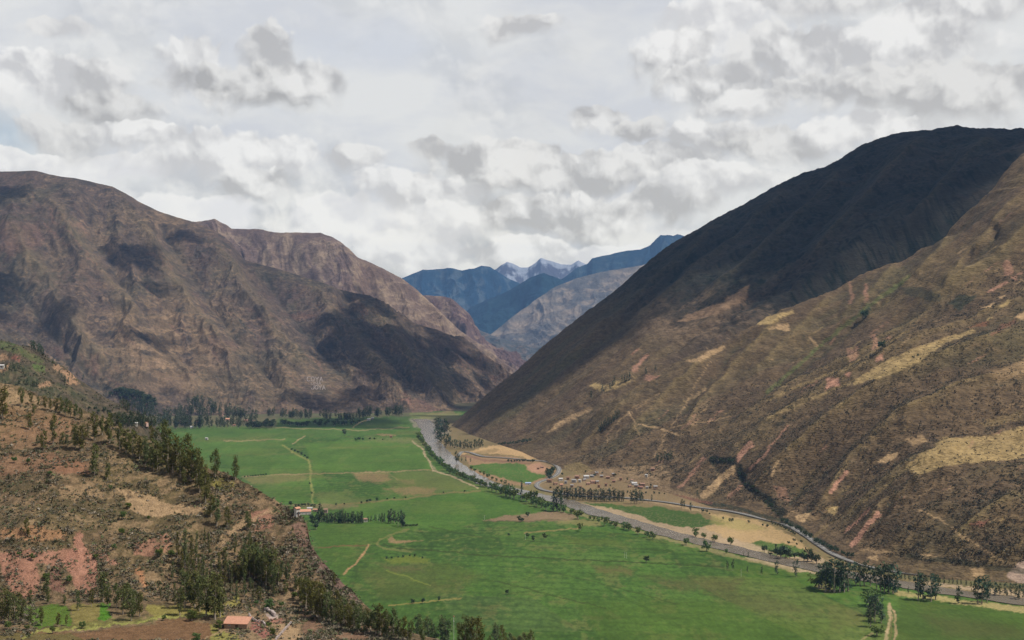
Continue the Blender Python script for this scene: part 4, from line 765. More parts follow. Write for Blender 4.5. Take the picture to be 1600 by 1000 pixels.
# ------------------------------------------------------------------ trees
ORD = 'first second third fourth fifth sixth seventh eighth ninth tenth eleventh twelfth thirteenth fourteenth fifteenth sixteenth seventeenth eighteenth nineteenth twentieth'.split()
def ordn(i):
    if i < 20: return ORD[i]
    t_ = {20: 'twenty', 30: 'thirty', 40: 'forty'}[(i+1)//10*10]; return {20: 'twentieth', 30: 'thirtieth', 40: 'fortieth'}[(i+1)//10*10] if (i+1) % 10 == 0 else t_+'-'+ORD[(i+1) % 10-1]
def leafmat(name, c, v=.35):
    m, q = newmat(name); rnd = q.n('ShaderNodeObjectInfo').outputs['Random']; pos = q.n('ShaderNodeTexCoord').outputs['Object']
    n_ = q.noise(pos, 9., 3, .6); k = q.m('ADD', q.m('MULTIPLY_ADD', rnd, v, 1-v*.5), q.rng(n_, .35, .65, -.35, .35))
    hue = q.mix(rnd, (c[0]*1.25, c[1]*1.05, c[2]*.75, 1), (c[0]*.8, c[1]*.97, c[2]*1.15, 1))
    sc2 = q.n('ShaderNodeVectorMath', operation='SCALE'); q.put(sc2.inputs[0], hue); q.put(sc2.inputs['Scale'], k)
    b = q.n('ShaderNodeBsdfPrincipled'); q.put(b.inputs['Base Color'], sc2.outputs[0]); b.inputs['Roughness'].default_value = .7; b.inputs['Specular IOR Level'].default_value = .15
    tr = q.n('ShaderNodeBsdfTranslucent'); q.put(tr.inputs[0], sc2.outputs[0]); mx = q.n('ShaderNodeMixShader'); mx.inputs[0].default_value = .22
    q.put(mx.inputs[1], b.outputs[0]); q.put(mx.inputs[2], tr.outputs[0]); q.put(q.n('ShaderNodeOutputMaterial').inputs[0], mx.outputs[0]); return m
LM = {'euc': leafmat('gum_leaves', (.108, .116, .036)), 'dark': leafmat('dark_leaves', (.052, .078, .040), .3), 'willow': leafmat('willow_leaves', (.10, .145, .042)), 'dry': leafmat('dry_leaves', (.15, .11, .05))}
m_bk, q = newmat('bark'); pos = q.n('ShaderNodeTexCoord').outputs['Object']
principled(q, q.mix(q.noise(pos, 12, 4), (.22, .17, .12, 1), (.42, .36, .29, 1)), .9)
RND = random.Random(11); NR = np.random.default_rng(11)
def leaves(kind, n, seed):
    r = np.random.default_rng(seed); cl = []
    if kind == 'euc':
        for k in range(19):
            h = .14+.80*(k+r.random()*.9)/19; w_ = .165*(math.sin(math.pi*min(max((h-.04)/1.0, 0), 1)**.85)**.6)*(.75+.5*r.random()); a = r.random()*6.28
            o_ = w_*r.random()**.5*.85; cl.append((o_*math.cos(a), o_*math.sin(a), h, .052+.045*r.random(), 1.35))
    elif kind == 'slim':
        for k in range(16):
            h = .10+.86*(k+r.random())/16; w_ = .10*(1-((h-.1)/.9)**1.6*.8); a = r.random()*6.28; o_ = w_*r.random()*.8; cl.append((o_*math.cos(a), o_*math.sin(a), h, .05+.02*r.random()-.02*h, 1.5))
    elif kind == 'cone':
        for k in range(18):
            h = .08+.86*(k+r.random())/18; w_ = .20*(1-(h-.08)/.92)+.015; a = r.random()*6.28; o_ = w_*r.random()**.5*.8; cl.append((o_*math.cos(a), o_*math.sin(a), h, .05+.05*(1-h), .9))
    else:   # round
        for k in range(17):
            v_ = r.normal(size=3); v_ /= np.linalg.norm(v_); v_ *= r.random()**.33*.30; cl.append((v_[0]*1.25, v_[1]*1.25, .54+v_[2]*1.05, .13+.07*r.random(), .9))
    V, per = [], n//len(cl)
    for (x, y, z, R_, sq) in cl:
        d = r.normal(size=(per, 3)); d /= np.linalg.norm(d, axis=1)[:, None]; c = d*(r.random(per)**.4)[:, None]*R_; c[:, 2] *= sq; c += (x, y, z)
        s_ = R_*(.34 if n > 400 else .55)
        a = r.normal(size=(per, 3))*s_*.62; b = r.normal(size=(per, 3))*s_*.62; a[:, 2] *= 1.2; b[:, 2] *= 1.2
        V.append(np.stack([c-a*.6-b*.4, c+a, c+b], 1))
    V = np.concatenate(V).reshape(-1, 3); V[:, 2] = np.clip(V[:, 2], .02, 1.02); return V, np.arange(len(V)).reshape(-1, 3)
def tube(pts, rad, k=6):
    V, Fc = [], []
    for i, (p_, r_) in enumerate(zip(pts, rad)):
        for j in range(k): a = 6.283*j/k; V.append((p_[0]+r_*math.cos(a), p_[1]+r_*math.sin(a), p_[2]))
    for i in range(len(pts)-1):
        for j in range(k):
            a, b = i*k+j, i*k+(j+1) % k; Fc += [(a, b, b+k), (a, b+k, a+k)]
    return V, Fc
def trunkgeo(kind, seed):
    r = random.Random(seed); top = {'euc': .88, 'slim': .85, 'cone': .9, 'round': .5}[kind]; r0 = {'euc': .017, 'slim': .014, 'cone': .02, 'round': .045}[kind]
    pts = [(r.uniform(-.02, .02)*h*2, r.uniform(-.02, .02)*h*2, h*top) for h in (-.06, .12, .35, .65, 1)]; V, Fc = tube(pts, [r0*1.3, r0, r0*.8, r0*.5, r0*.2])
    for q_ in range(5):
        h = top*(.3+.12*q_); a = r.random()*6.28; L = .14 if kind != 'round' else .3; v2, f2 = tube([(0, 0, h), (L*.5*math.cos(a), L*.5*math.sin(a), h+.07), (L*math.cos(a), L*math.sin(a), h+.17)], [r0*.5, r0*.3, r0*.12], 4)
        o_ = len(V); V += v2; Fc += [tuple(i+o_ for i in f) for f in f2]
    return np.array(V), np.array(Fc)
TM = {}
def treemesh(kind, lm, big, var):
    key_ = (kind, lm, big, var)
    if key_ not in TM:
        V, Fc = leaves(kind, 1150 if big else 260, var*7+hash(kind) % 5 if False else var*7+len(kind)); Vt, Ft = trunkgeo(kind, var)
        if big: TM[key_] = (mesh_np('crown', V, Fc, [LM[lm]], smooth=False), mesh_np('trunk', Vt, Ft, [m_bk]))
        else: TM[key_] = mesh_np('tree', np.concatenate([Vt, V]), np.concatenate([Ft, Fc+len(Vt)]), [m_bk, LM[lm]], smooth=False, mi=[0]*len(Ft)+[1]*len(Fc))
    return TM[key_]
NAMES = {'euc': 'eucalyptus', 'slim': 'eucalyptus', 'cone': 'conifer', 'round': 'willow_tree'}
def short(l): w_ = l.split(); assert 4 <= len(w_) <= 16, l; return l
def tree(px, py, h, kind, lm, label, group, big=False, cat='tree', name=None, wide=1.):
    P_ = at(px, py); H = h/F*P_[1]; nm = name or NAMES[kind]
    S_ = (H*wide*RND.uniform(.85, 1.2), H*wide*RND.uniform(.85, 1.2), H)
    if big:
        o = bpy.data.objects.new(nm, None); link(o); o.empty_display_size = .2; c_, t_ = treemesh(kind, lm, True, RND.randrange(5)); link(bpy.data.objects.new('crown', c_), o); link(bpy.data.objects.new('trunk', t_), o)
    else: o = bpy.data.objects.new(nm, treemesh(kind, lm, False, RND.randrange(4))); link(o)
    o.location = (P_[0], P_[1], P_[2]-.01*H); o.scale = S_; o.rotation_euler[2] = RND.uniform(0, 6.28)
    o['label'] = short(label); o['category'] = cat
    if group: o['group'] = group
    return o
def trees(lst, desc, where, group, kind='euc', lm='euc', big=False, cat='tree', name=None, wide=1.):
    """lst of (px, py, h[, kind, leaf]); each told apart by its place in the run from left to right"""
    lst = sorted(lst, key=lambda q_: q_[0])
    for i, q_ in enumerate(lst):
        if len(lst) == 1: lab = desc+' '+where
        else:
            lab = ordn(i)+' '+desc+' from the left, '+where
            if len(lab.split()) > 16: lab = ordn(i)+' '+desc+' from left, '+where
            if len(lab.split()) > 16: lab = ordn(i)+' '+desc.split()[-1]+' from left, '+where
        tree(q_[0], q_[1], q_[2], q_[3] if len(q_) > 3 else kind, q_[4] if len(q_) > 4 else lm, lab, group, big, cat, name, wide)
def run(poly, n, h0, h1, jx=1., jy=1.):
    a = resample([p[:2] for p in poly], n); return [(x+RND.uniform(-jx, jx), y+RND.uniform(-jy, jy), RND.uniform(h0, h1)) for x, y in a]
NG = 'eucalyptus trees on the near hillside'
trees([(284,900,44),(294,912,50),(302,920,46),(312,926,48),(324,934,50),(300,936,40),(270,905,30),(316,900,36)], 'thin dark gum tree', 'in the middle of the thin wood', NG, kind='slim', big=True)
trees([(342,905,44),(352,915,40),(362,925,38),(347,930,34),(370,940,34),(382,930,36),(395,940,30)], 'spindly gum tree', 'between the thin wood and the knoll', NG, kind='slim', big=True)
trees([(384,888,40),(390,898,44),(398,902,46),(408,908,46),(416,914,44),(426,918,40),(402,892,36)], 'close-set gum tree', 'on the back row below the rocky knoll', NG, big=True)
trees([(470,942,40),(478,950,46),(487,956,50),(502,968,44),(510,970,48),(520,972,36),(530,976,40),(545,984,40),(560,986,40),(570,990,38)], 'close-set gum tree', 'on the front row of the foot slope', NG, big=True)
trees([(4,655,52),(34,632,28),(48,630,17),(53,648,18),(46,670,28),(60,635,16),(70,638,21),(78,640,19),(88,643,23),(95,645,25),(102,648,27),(110,650,25),(118,652,23),(126,655,19)], 'olive gum tree', 'along the near hill crest', NG, big=True)
trees([(83,692,46),(68,702,31),(59,695,16),(97,698,24),(104,696,18),(118,700,39),(128,703,42),(138,672,14),(148,686,44),(160,678,30),(171,692,48),(148,742,50),(168,748,26)], 'upright gum tree', 'on the bare upper slope below the crest', NG, big=True)
trees([(187,700,40),(197,706,38),(207,712,42),(218,716,36),(228,724,44),(236,692,28),(240,734,50),(246,735,46),(254,712,58),(262,725,60),(270,736,58),(263,740,24),(282,744,52),(290,738,62),(288,757,26),(298,750,48),(308,752,54),(316,765,50),(312,768,40),(321,784,46)], 'tall dark gum tree', 'in the clump on the hill shoulder', NG, big=True)
trees([(336,744,44),(368,748,38)], 'lone gum tree', 'standing against the green fields on the hill edge', NG, big=True)
trees([(330,806,36),(339,820,45),(355,822,32),(367,865,20),(351,886,33),(359,901,26),(388,826,28),(389,854,24),(380,906,48),(372,908,24),(390,868,28)], 'slim gum tree', 'in the scattered line down the hill spur', NG, big=True)
trees([(277,870,42),(289,886,62),(299,896,60),(307,875,48),(320,850,28),(326,866,34),(263,937,16),(273,943,34),(251,936,16),(310,905,40),(318,915,44),(330,915,40)], 'ragged gum tree', 'in the upper part of the thin wood', NG, kind='slim', big=True)
trees([(289,948,60),(281,960,42),(304,948,60),(312,955,58),(322,961,62),(336,966,74),(344,962,58),(296,940,40),(329,950,46)], 'tall gum tree', 'in the thin wood above the orange roof', NG, big=True)
trees([(161,938,46),(169,946,36),(182,948,38),(192,958,46),(205,968,50),(218,962,38),(200,950,40),(212,958,36)], 'bushy dark gum tree', 'in the clump right of the green plots', NG, big=True)
trees([(122,953,32),(143,946,26),(101,946,18),(73,932,32),(47,943,22),(75,942,18),(34,968,34),(23,974,50),(5,972,54),(13,970,48),(47,974,24),(65,976,30),(91,978,22),(104,976,16),(30,950,26)], 'gum tree', 'around the small green plots', NG, big=True)
trees([(379,886,33),(386,896,38),(394,891,44),(405,901,48),(412,896,44),(420,906,50),(428,906,54),(441,901,26),(449,906,28),(366,901,22),(400,880,34),(435,912,34)], 'yellowish gum tree', 'in the wood below the rocky knoll', NG, big=True)
trees([(392,922,20),(405,940,26),(428,930,20),(446,927,22),(462,922,24),(472,938,38),(483,948,48),(490,958,50),(498,964,60),(506,966,46),(516,948,26),(522,917,22),(527,964,42),(478,930,30)], 'shaggy gum tree', 'on the foot slope beneath the rocky knoll', NG, big=True)
trees([(537,969,38),(545,975,34),(553,979,42),(563,974,32),(574,984,36),(581,986,34),(587,990,48),(594,990,48),(605,995,44),(615,995,45),(623,998,32),(631,1000,38),(641,1002,34),(652,1003,44),(661,1006,36),(670,1008,46),(678,1008,34),(691,1012,52),(698,1012,46),(600,992,36)], 'gum tree', 'in the row at the hill foot, left of the white pole', NG, big=True)
trees([(719,1014,42),(727,1016,58),(737,1016,54),(745,1018,56),(755,1018,28),(765,1018,26),(775,1020,48),(785,1020,44),(797,1022,34),(804,1022,28),(812,1022,30),(820,1024,36),(830,1024,42)], 'gum tree', 'in the bottom row, right of the white pole', NG, big=True)
trees([(42,837,30)], 'single round gum tree', 'on the tan terrace at the left edge', None, big=True)
BG = 'bushes on the near hillside'
trees([(201,795,11),(173,765,8),(192,810,12),(150,872,8),(30,868,8),(50,874,10),(108,910,12),(72,905,12),(178,858,9),(232,812,7),(190,835,12),(248,868,14),(268,870,12),(256,969,9),(129,981,11),(12,982,14),(42,984,10),(82,988,10),(300,969,18),(342,984,16),(307,1003,16),(420,952,18),(372,975,8),(420,980,10),(426,992,12),(460,935,12),(400,945,9),(440,948,10),(22,722,11),(44,724,9),(78,742,8)], 'rounded green bush', 'on the near hillside', BG, kind='round', lm='willow', big=True, cat='bush', name='bush', wide=1.)
VG = 'willows on the river bank'
trees(run([(654,686),(665,700),(676,716),(690,728),(702,738)], 14, 9, 13, .8, .8), 'green willow', 'along the upper left river bank', VG, kind='round', lm='willow')
trees(run([(705,739),(720,746),(740,754),(758,761)], 15, 9, 12, .8, .8), 'green willow', 'beside the tan bank path', VG, kind='round', lm='willow')
trees([(768,766,14),(775,768,15),(782,771,16),(790,775,17),(797,776,20),(803,778,18),(822,783,16),(832,786,22),(838,790,17),(846,793,18),(853,796,16),(881,801,14),(893,803,12)], 'leafy tree', 'in the dense belt hiding the river', VG, kind='round', lm='willow')
trees([(795,775,22,'cone'),(815,781,31,'cone'),(834,785,20,'cone'),(865,798,36,'cone'),(870,799,40,'euc'),(876,799,38,'euc')], 'tall dark tree', 'rising out of the river belt', 'tall dark trees on the river bank', kind='cone', lm='dark')
trees([(903,810,18),(907,828,12),(922,812,7),(928,813,8),(935,816,9),(945,820,15),(955,821,9),(962,824,11),(976,827,13),(983,829,14),(997,834,12),(1011,839,11),(1020,842,13),(1072,851,13),(1104,860,17),(1135,865,8)], 'round willow', 'on the field side of the middle river', VG, kind='round', lm='willow')
trees([(1087,839,15),(1100,841,11),(1116,846,14),(1142,851,15)], 'pale willow', 'on the sandy far bank', VG, kind='round', lm='willow')
FG = 'lone trees and bushes in the fields'
trees([(851,842,10),(833,845,9),(824,839,7),(795,837,5),(1010,878,11),(792,928,8),(824,807,8),(812,815,10),(816,815,7),(538,679,9)], 'small round tree', 'alone in the green fields', FG, kind='round', lm='dark')
trees([(645,943,8),(661,942,9),(686,939,8)], 'dark round bush', 'on the tan field edge near the hill foot', FG, kind='round', lm='dark', cat='bush', name='bush')
trees([(525,790,4.5),(538,789,4),(565,787,5),(574,785,6),(578,784,6),(589,783,6),(605,781,4),(616,780,4),(634,779,3.5),(693,771,3.5),(726,769,4)], 'tiny bush', 'along the brown field bank above the grove', FG, kind='round', lm='dark', cat='bush', name='bush')
trees([(456,704,5),(461,706,5),(466,708,4.5),(471,711,5),(476,714,5),(480,717,5),(484,757,4),(487,772,4)], 'tiny bush', 'on the field path that bends south', FG, kind='round', lm='dark', cat='bush', name='bush')
trees([(556,689,5),(561,688,6),(567,688,5),(578,687,4),(585,687,4),(598,688,3)], 'tiny bush', 'between the far fields', FG, kind='round', lm='dark', cat='bush', name='bush')
trees([(604,874,5),(612,873,4.5),(622,872,4),(630,871,4.5),(640,870,4.5),(648,870,5),(660,873,4)], 'tiny bush', 'on the lens-shaped rough strip', FG, kind='round', lm='dark', cat='bush', name='bush')
trees(run([(383,746),(415,743)], 9, 3, 4, .8, .3), 'tiny bush', 'on the hedge bank beyond the hill edge', FG, kind='round', lm='dark', cat='bush', name='bush')
trees([(1137,890,14),(1145,890,17),(1168,894,10),(1190,898,13),(1214,897,22),(1244,901,28),(1162,870,7),(1169,872,10)], 'slender tree', 'between the fields and the lower river', 'trees by the lower river', kind='euc', lm='dark')
trees([(1194,862,12),(1204,868,10),(1214,868,14),(1220,872,26),(1228,870,18),(1234,872,14),(1242,872,12),(1250,872,12),(1262,877,22),(1268,877,18),(1276,880,17),(1256,876,14)], 'dark green tree', 'on the plot between river and road', 'trees by the lower river', kind='round', lm='dark')
trees([(1280,918,28,'round','willow'),(1284,918,38),(1290,922,48),(1297,923,50),(1304,925,54),(1312,925,52),(1319,924,50),(1325,922,44)], 'tall dark tree', 'in the big clump over the lower river', 'dark trees clumped over the lower river', kind='euc', lm='dark', wide=1.25)
trees([(1337,915,38),(1344,915,36),(1350,915,40),(1360,915,33),(1370,920,38),(1376,922,40),(1382,925,50),(1389,926,48),(1395,927,50),(1402,925,38)], 'tall dark tree', 'right half of the clump over the river', 'dark trees clumped over the lower river', kind='euc', lm='dark', wide=1.15)
trees([(1362,947,28,'round','willow'),(1358,960,32),(1366,962,34),(1372,958,30),(1367,970,36),(1377,972,32),(1360,978,30),(1370,992,18,'round','willow')], 'dense tree', 'in the column beside the rutted track', 'trees in a column beside the track', kind='euc', lm='dark', wide=1.25)
trees([(1419,927,10),(1435,936,44),(1442,936,42),(1455,938,44),(1462,936,40),(1497,943,28)], 'tall airy tree', 'on the bank right of the track', 'airy trees on the right river bank', kind='euc', lm='dark', wide=1.2)
trees([(1528,942,40),(1534,943,45),(1542,941,42),(1555,931,24),(1562,930,20),(1572,931,22),(1580,930,20),(1586,931,22),(1592,936,24),(1599,934,24)], 'tall airy tree', 'near the right edge by the river', 'airy trees on the right river bank', kind='euc', lm='dark', wide=1.15)
trees(run([(1408,906),(1470,912),(1510,916),(1550,921)], 22, 9, 13, 1, 1), 'small grey-green tree', 'in the roadside row across the river', 'roadside trees across the river', kind='euc', lm='dark')
trees(run([(878,779),(900,780),(930,782),(975,783)], 30, 16, 22, .8, .8), 'slim dark tree', 'in the straight row below the village', 'slim trees in a row below the village', kind='slim', lm='dark', wide=2.1)
trees([(986,786,20),(991,787,24),(995,787,23),(1000,786,22),(1004,785,17),(1018,783,11),(1065,793,14),(1069,793,12),(1079,798,14),(1090,776,11)], 'dark tree', 'right of the village row near the road', 'dark trees near the road', kind='euc', lm='dark')
trees([(856,745,13),(860,743,13),(863,738,12),(859,749,12),(858,740,11)], 'green tree', 'inside the road bend', 'trees inside the road bend', kind='round', lm='dark')
trees([(681,672,20),(685,674,24),(689,676,22),(694,678,25),(699,678,20),(684,689,24),(690,695,26),(696,698,22),(701,696,20)], 'black-green tree', 'at the narrows on the far bank', 'dark trees at the river narrows', kind='euc', lm='dark', wide=1.4)
trees(run([(704,699),(720,701),(740,701),(754,699)], 16, 11, 17, .8, .8), 'black-green tree', 'in the row leading to the tan terrace', 'dark trees at the river narrows', kind='euc', lm='dark')
trees([(713,722,18),(716,722,14),(721,722,8),(728,721,8),(735,722,7)], 'dark tree', 'on the bank by the green island field', 'dark trees by the island field', kind='euc', lm='dark')
trees(run([(780,696),(800,695),(828,690)], 12, 4, 7, 1, .6), 'scrubby tree', 'behind the tan terrace', 'scrubby trees behind the terrace', kind='round', lm='dark')
trees(run([(795,722),(832,722)], 10, 4, 6, 1, .6), 'low bush', 'between the road and the island field', 'bushes below the road', kind='round', lm='dark', cat='bush', name='bush')
trees(run([(736,734),(765,748),(778,752),(790,756)], 9, 5, 8, 1, .8), 'low bush', 'on the shore of the island field', 'bushes on the far shore', kind='round', lm='willow', cat='bush', name='bush')
trees([(924,622,12),(941,612,12),(953,608,10),(957,605,11),(960,600,12),(972,597,11),(976,597,12),(980,596,12),(984,594,13),(1009,585,13),(1024,580,10),(913,649,4),(1026,602,4)], 'slim dark tree', 'on the pale ridge high above the village', 'trees on the ridge above the village', kind='slim', lm='dark', wide=2.2)
trees(run([(936,675),(944,669),(952,663),(968,652)], 15, 11, 15, .8, .8), 'dark tree', 'in the small grove halfway up the slope', 'grove halfway up the right slope', kind='cone', lm='dark')
trees([(1027,724,17),(1033,722,15),(1040,722,18),(1044,721,15),(1048,720,17)], 'dark tree', 'above the village on the lower slope', 'trees above the village', kind='euc', lm='dark')
trees([(1350,496,14),(1354,492,8),(1378,544,14),(1427,560,5),(1434,557,5)], 'dark bush', 'high on the sunlit right slope', 'bushes high on the right slope', kind='round', lm='dark', cat='bush', name='bush')
trees(run([(1205,818),(1225,826),(1242,836)], 12, 4, 6, 1, 1), 'low bush', 'between the sandy field and the road', 'bushes below the road', kind='round', lm='dark', cat='bush', name='bush')
trees([(1098,800,6),(1104,801,6),(1109,804,4),(1130,812,5),(1140,815,6),(1144,815,6),(1170,817,5),(1192,822,5),(1199,824,6),(1232,850,6),(1245,852,5),(1241,846,6),(1252,848,5)], 'low bush', 'on the sandy ground under the road', 'bushes below the road', kind='round', lm='dark', cat='bush', name='bush')
trees(run([(1112,722),(1147,722)], 9, 4, 7, 3, 4)+run([(1155,735),(1165,755),(1182,772),(1203,790),(1215,802)], 20, 3.5, 7, 5, 4), 'dark shrub', 'in the steep ravine above the road', 'dark shrubs in the ravine', kind='round', lm='dark', cat='shrub', name='shrub')
trees(run([(1222,816),(1250,830),(1280,852),(1305,862),(1330,872)], 22, 6, 10, 2, 1.5), 'dark shrub', 'at the slope foot right behind the road', 'dark shrubs behind the road', kind='round', lm='dark', cat='shrub', name='shrub')
GG = 'grove beside the farm'
trees([(497,815,22),(500,814,31,'cone'),(503,815,24)]+run([(507,816),(530,817),(566,817)], 24, 14, 22, .8, .8), 'dark conifer', 'in the grove beside the farm', GG, kind='cone', lm='dark', wide=1.1)
trees([(575,815,9),(580,815,10),(586,814,11),(593,815,13),(597,816,16),(601,815,14),(607,816,20),(611,816,23),(616,817,21),(622,820,22),(627,823,28),(631,823,24)], 'dark conifer', 'at the right end of the grove', GG, kind='cone', lm='dark', wide=1.2)
trees(run([(636,823),(652,822)], 7, 4, 5, .5, .3), 'low bush', 'trailing off the right end of the grove', FG, kind='round', lm='dark', cat='bush', name='bush')
trees([(454,790,9),(462,793,6),(467,792,6),(472,791,6),(477,791,6),(482,791,6),(487,792,6),(491,793,6),(489,820,12),(494,826,12),(486,812,9),(461,798,8),(458,804,9),(490,812,8)], 'garden tree', 'around the farmhouse', 'trees around the farmhouse', kind='round', lm='dark')
TG = 'trees around the far town'
FARV, FARF, FARM, FARN = [], [], [], [0]
def two(poly, n, h0, h1, d, wh, jy, kind='euc'):      # the belt of trees round the far town, several hundred, one mass
    for (px, py, h) in run(poly, int(n*2.5), h0*1.1, h1*1.3, 7., jy*1.3):
        if pn(px/11., py/9., 61) < -.28: continue
        py = min(py, 669)
        P_ = at(px, py); H = h/F*P_[1]; v_ = RND.randrange(4); Vt, Ft = trunkgeo(kind, v_); V, Fc = leaves(kind, 200, v_*7+len(kind)); A_ = np.concatenate([Vt, V])*np.array([H*1.25, H*1.25, H])
        a = RND.uniform(0, 6.28); A_ = np.stack([A_[:, 0]*math.cos(a)-A_[:, 1]*math.sin(a), A_[:, 0]*math.sin(a)+A_[:, 1]*math.cos(a), A_[:, 2]], 1)+np.array(P_)
        FARV.append(A_); FARF.append(np.concatenate([Ft, Fc+len(Vt)])+FARN[0]); FARM.extend([0]*len(Ft)+[1]*len(Fc)); FARN[0] += len(A_)
two([(180,664),(215,664),(245,666)], 30, 10, 16, 'hazy dark tree', 'at the left end of the far town', 3)
two([(250,665),(290,667),(325,667)], 32, 10, 16, 'hazy dark tree', 'in the middle of the far town', 3)
two([(328,666),(370,667),(400,667)], 26, 8, 12, 'hazy dark tree', 'at the right side of the far town', 3)
two([(190,640),(215,642),(250,652)], 22, 8, 14, 'hazy dark tree', 'in the upper rank behind the left town', 4)
two([(255,655),(290,650),(330,648)], 26, 9, 14, 'hazy dark tree', 'in the upper rank behind the middle town', 4)
two([(296,634),(320,636),(345,650),(395,654)], 30, 8, 15, 'hazy dark tree', 'climbing the slope behind the town', 3)
two([(178,615),(205,620),(240,632)], 16, 6, 11, 'hazy small tree', 'in the gully above the town', 4, 'round')
two([(396,668),(425,667)], 14, 6, 9, 'hazy tree', 'in the short row at the field end', .6, 'round')
two([(415,650),(460,652),(500,653)], 30, 6, 11, 'shaded tree', 'in the cloud shadow under the lettered slope', 2)
two([(505,654),(540,655),(565,655)], 22, 6, 11, 'shaded tree', 'in the cloud shadow, middle part', 2)
two([(566,650),(595,650),(624,648)], 26, 8, 12, 'shaded tree', 'in the cloud shadow, right part', 1.5)
two([(410,660),(480,664),(550,662),(560,660)], 24, 3, 6, 'shaded bush', 'dotted over the far dark fields', 2, 'round')
o = link(bpy.data.objects.new('tree_belt', mesh_np('tree_belt', np.concatenate(FARV), np.concatenate(FARF), [m_bk, LM['dark']], smooth=False, mi=FARM))); o['kind'] = 'stuff'
def spurt(poly, n, h0, h1, d, wh, jy, kind='euc'): trees(run(poly, n, h0, h1, 2., jy), d, wh, 'trees on the lower left spur', kind=kind, lm='dark')
spurt([(50,546),(56,550),(62,552),(68,556)], 8, 10, 16, 'dark tree', 'on the crest of the lower left spur', 1.5)
spurt([(10,582),(25,580),(35,584),(40,592)], 9, 9, 14, 'dark tree', 'on the lower left spur by the bare patches', 3)
spurt([(32,600),(55,606),(60,606)], 6, 9, 15, 'dark tree', 'low on the left spur', 2); spurt([(88,582),(100,597),(104,600),(114,590),(128,594)], 8, 6, 14, 'dark tree', 'on the right flank of the left spur', 3)
spurt([(140,640),(170,645),(190,660)], 8, 6, 9, 'dark tree', 'where the left spur meets the town', 3, 'round')

trees([(RND.uniform(862, 1045), RND.uniform(738, 766), RND.uniform(2.5, 5)) for k in range(19)], 'garden bush', 'among the village houses', 'bushes among the village houses', kind='round', lm='dark', cat='bush', name='bush')
trees(run([(862,764),(905,768),(985,770),(1040,772)], 19, 3, 5, 2, 1), 'garden bush', 'along the lower village edge', 'bushes among the village houses', kind='round', lm='dark', cat='bush', name='bush')
# ------------------------------------------------------------------ scrub: uncounted bushes as one mesh per slope
m_sc, q = newmat('scrub_leaves'); at_ = q.n('ShaderNodeAttribute', attribute_name='Col').outputs['Color']; principled(q, at_, .9, None, .1)
def scrub(name, Pt, colr, n, r0, r1, tris, pick, seed, shades, skip=.2):
    r = np.random.default_rng(seed); A = Pt.reshape(-1, 3); Cc = colr.reshape(-1, 3); px, py = project(A)
    idx = np.nonzero(pick(px, py, A))[0]; 
    i = r.choice(idx, n*3); lum = Cc[i].mean(1); keep = r.random(len(i)) > np.clip((lum-skip*.55)/(skip*.35), 0, .97); keep &= fbm(A[i, 0]/(r1*12), A[i, 1]/(r1*12), 3, seed) > r.random(len(i))*.9-.5
    c = A[i[keep]][:n]; n = len(c); c = c+r.normal(size=c.shape)*r1*.6*np.array([1, 1, 0]); R_ = r.uniform(r0, r1, n)*r.uniform(.6, 1.2, n)
    d = r.normal(size=(n, tris, 3)); d[..., 2] = np.abs(d[..., 2]); d /= np.linalg.norm(d, axis=2)[..., None]
    p0 = c[:, None]+d*R_[:, None, None]*np.array([1, 1, .75])*r.uniform(.45, 1, (n, tris, 1))
    a, b = [r.normal(size=(n, tris, 3))*R_[:, None, None]*.42 for _ in '12']; V = np.stack([p0-a*.5-b*.5, p0+a, p0+b], 2).reshape(-1, 3)
    sh = np.array(shades)[r.integers(len(shades), size=n)]*r.uniform(.7, 1.3, (n, 1)); cv = np.repeat(sh, tris*3, 0)
    o = bpy.data.objects.new(name, mesh_np(name, V, np.arange(len(V)).reshape(-1, 3), [m_sc], cv, smooth=False)); link(o); o['kind'] = 'stuff'
OL = [(.15,.13,.08),(.12,.105,.065),(.18,.15,.105),(.11,.12,.055),(.08,.085,.045),(.20,.165,.12)]
scrub('scrub', PH, CH, 21000, .3, .9, 9, lambda x, y, A: (x > -80) & (x < 860) & (y < 1040) & (y > 560) & (A[:, 1] > 350) & ~((y > 940) & (x < 340) & (y < 1000) & (x > 60)), 5, OL, .225)
scrub('scrub', G2, CG2, 5000, .7, 2.0, 7, lambda x, y, A: (x > -80) & (x < 260) & (A[:, 1] > 900), 6, [(.06,.07,.035),(.08,.08,.04),(.10,.09,.06)], .30)
scrub('scrub', PR, CPR, 40000, .7, 1.9, 6, lambda x, y, A: (x > 900) & (x < 1680) & (A[:, 1] < 2300) & (A[:, 1] > 900) & (A[:, 2] > 12), 7, [(.065,.055,.036),(.085,.072,.046),(.06,.062,.036),(.11,.095,.062),(.12,.10,.07)], .225)
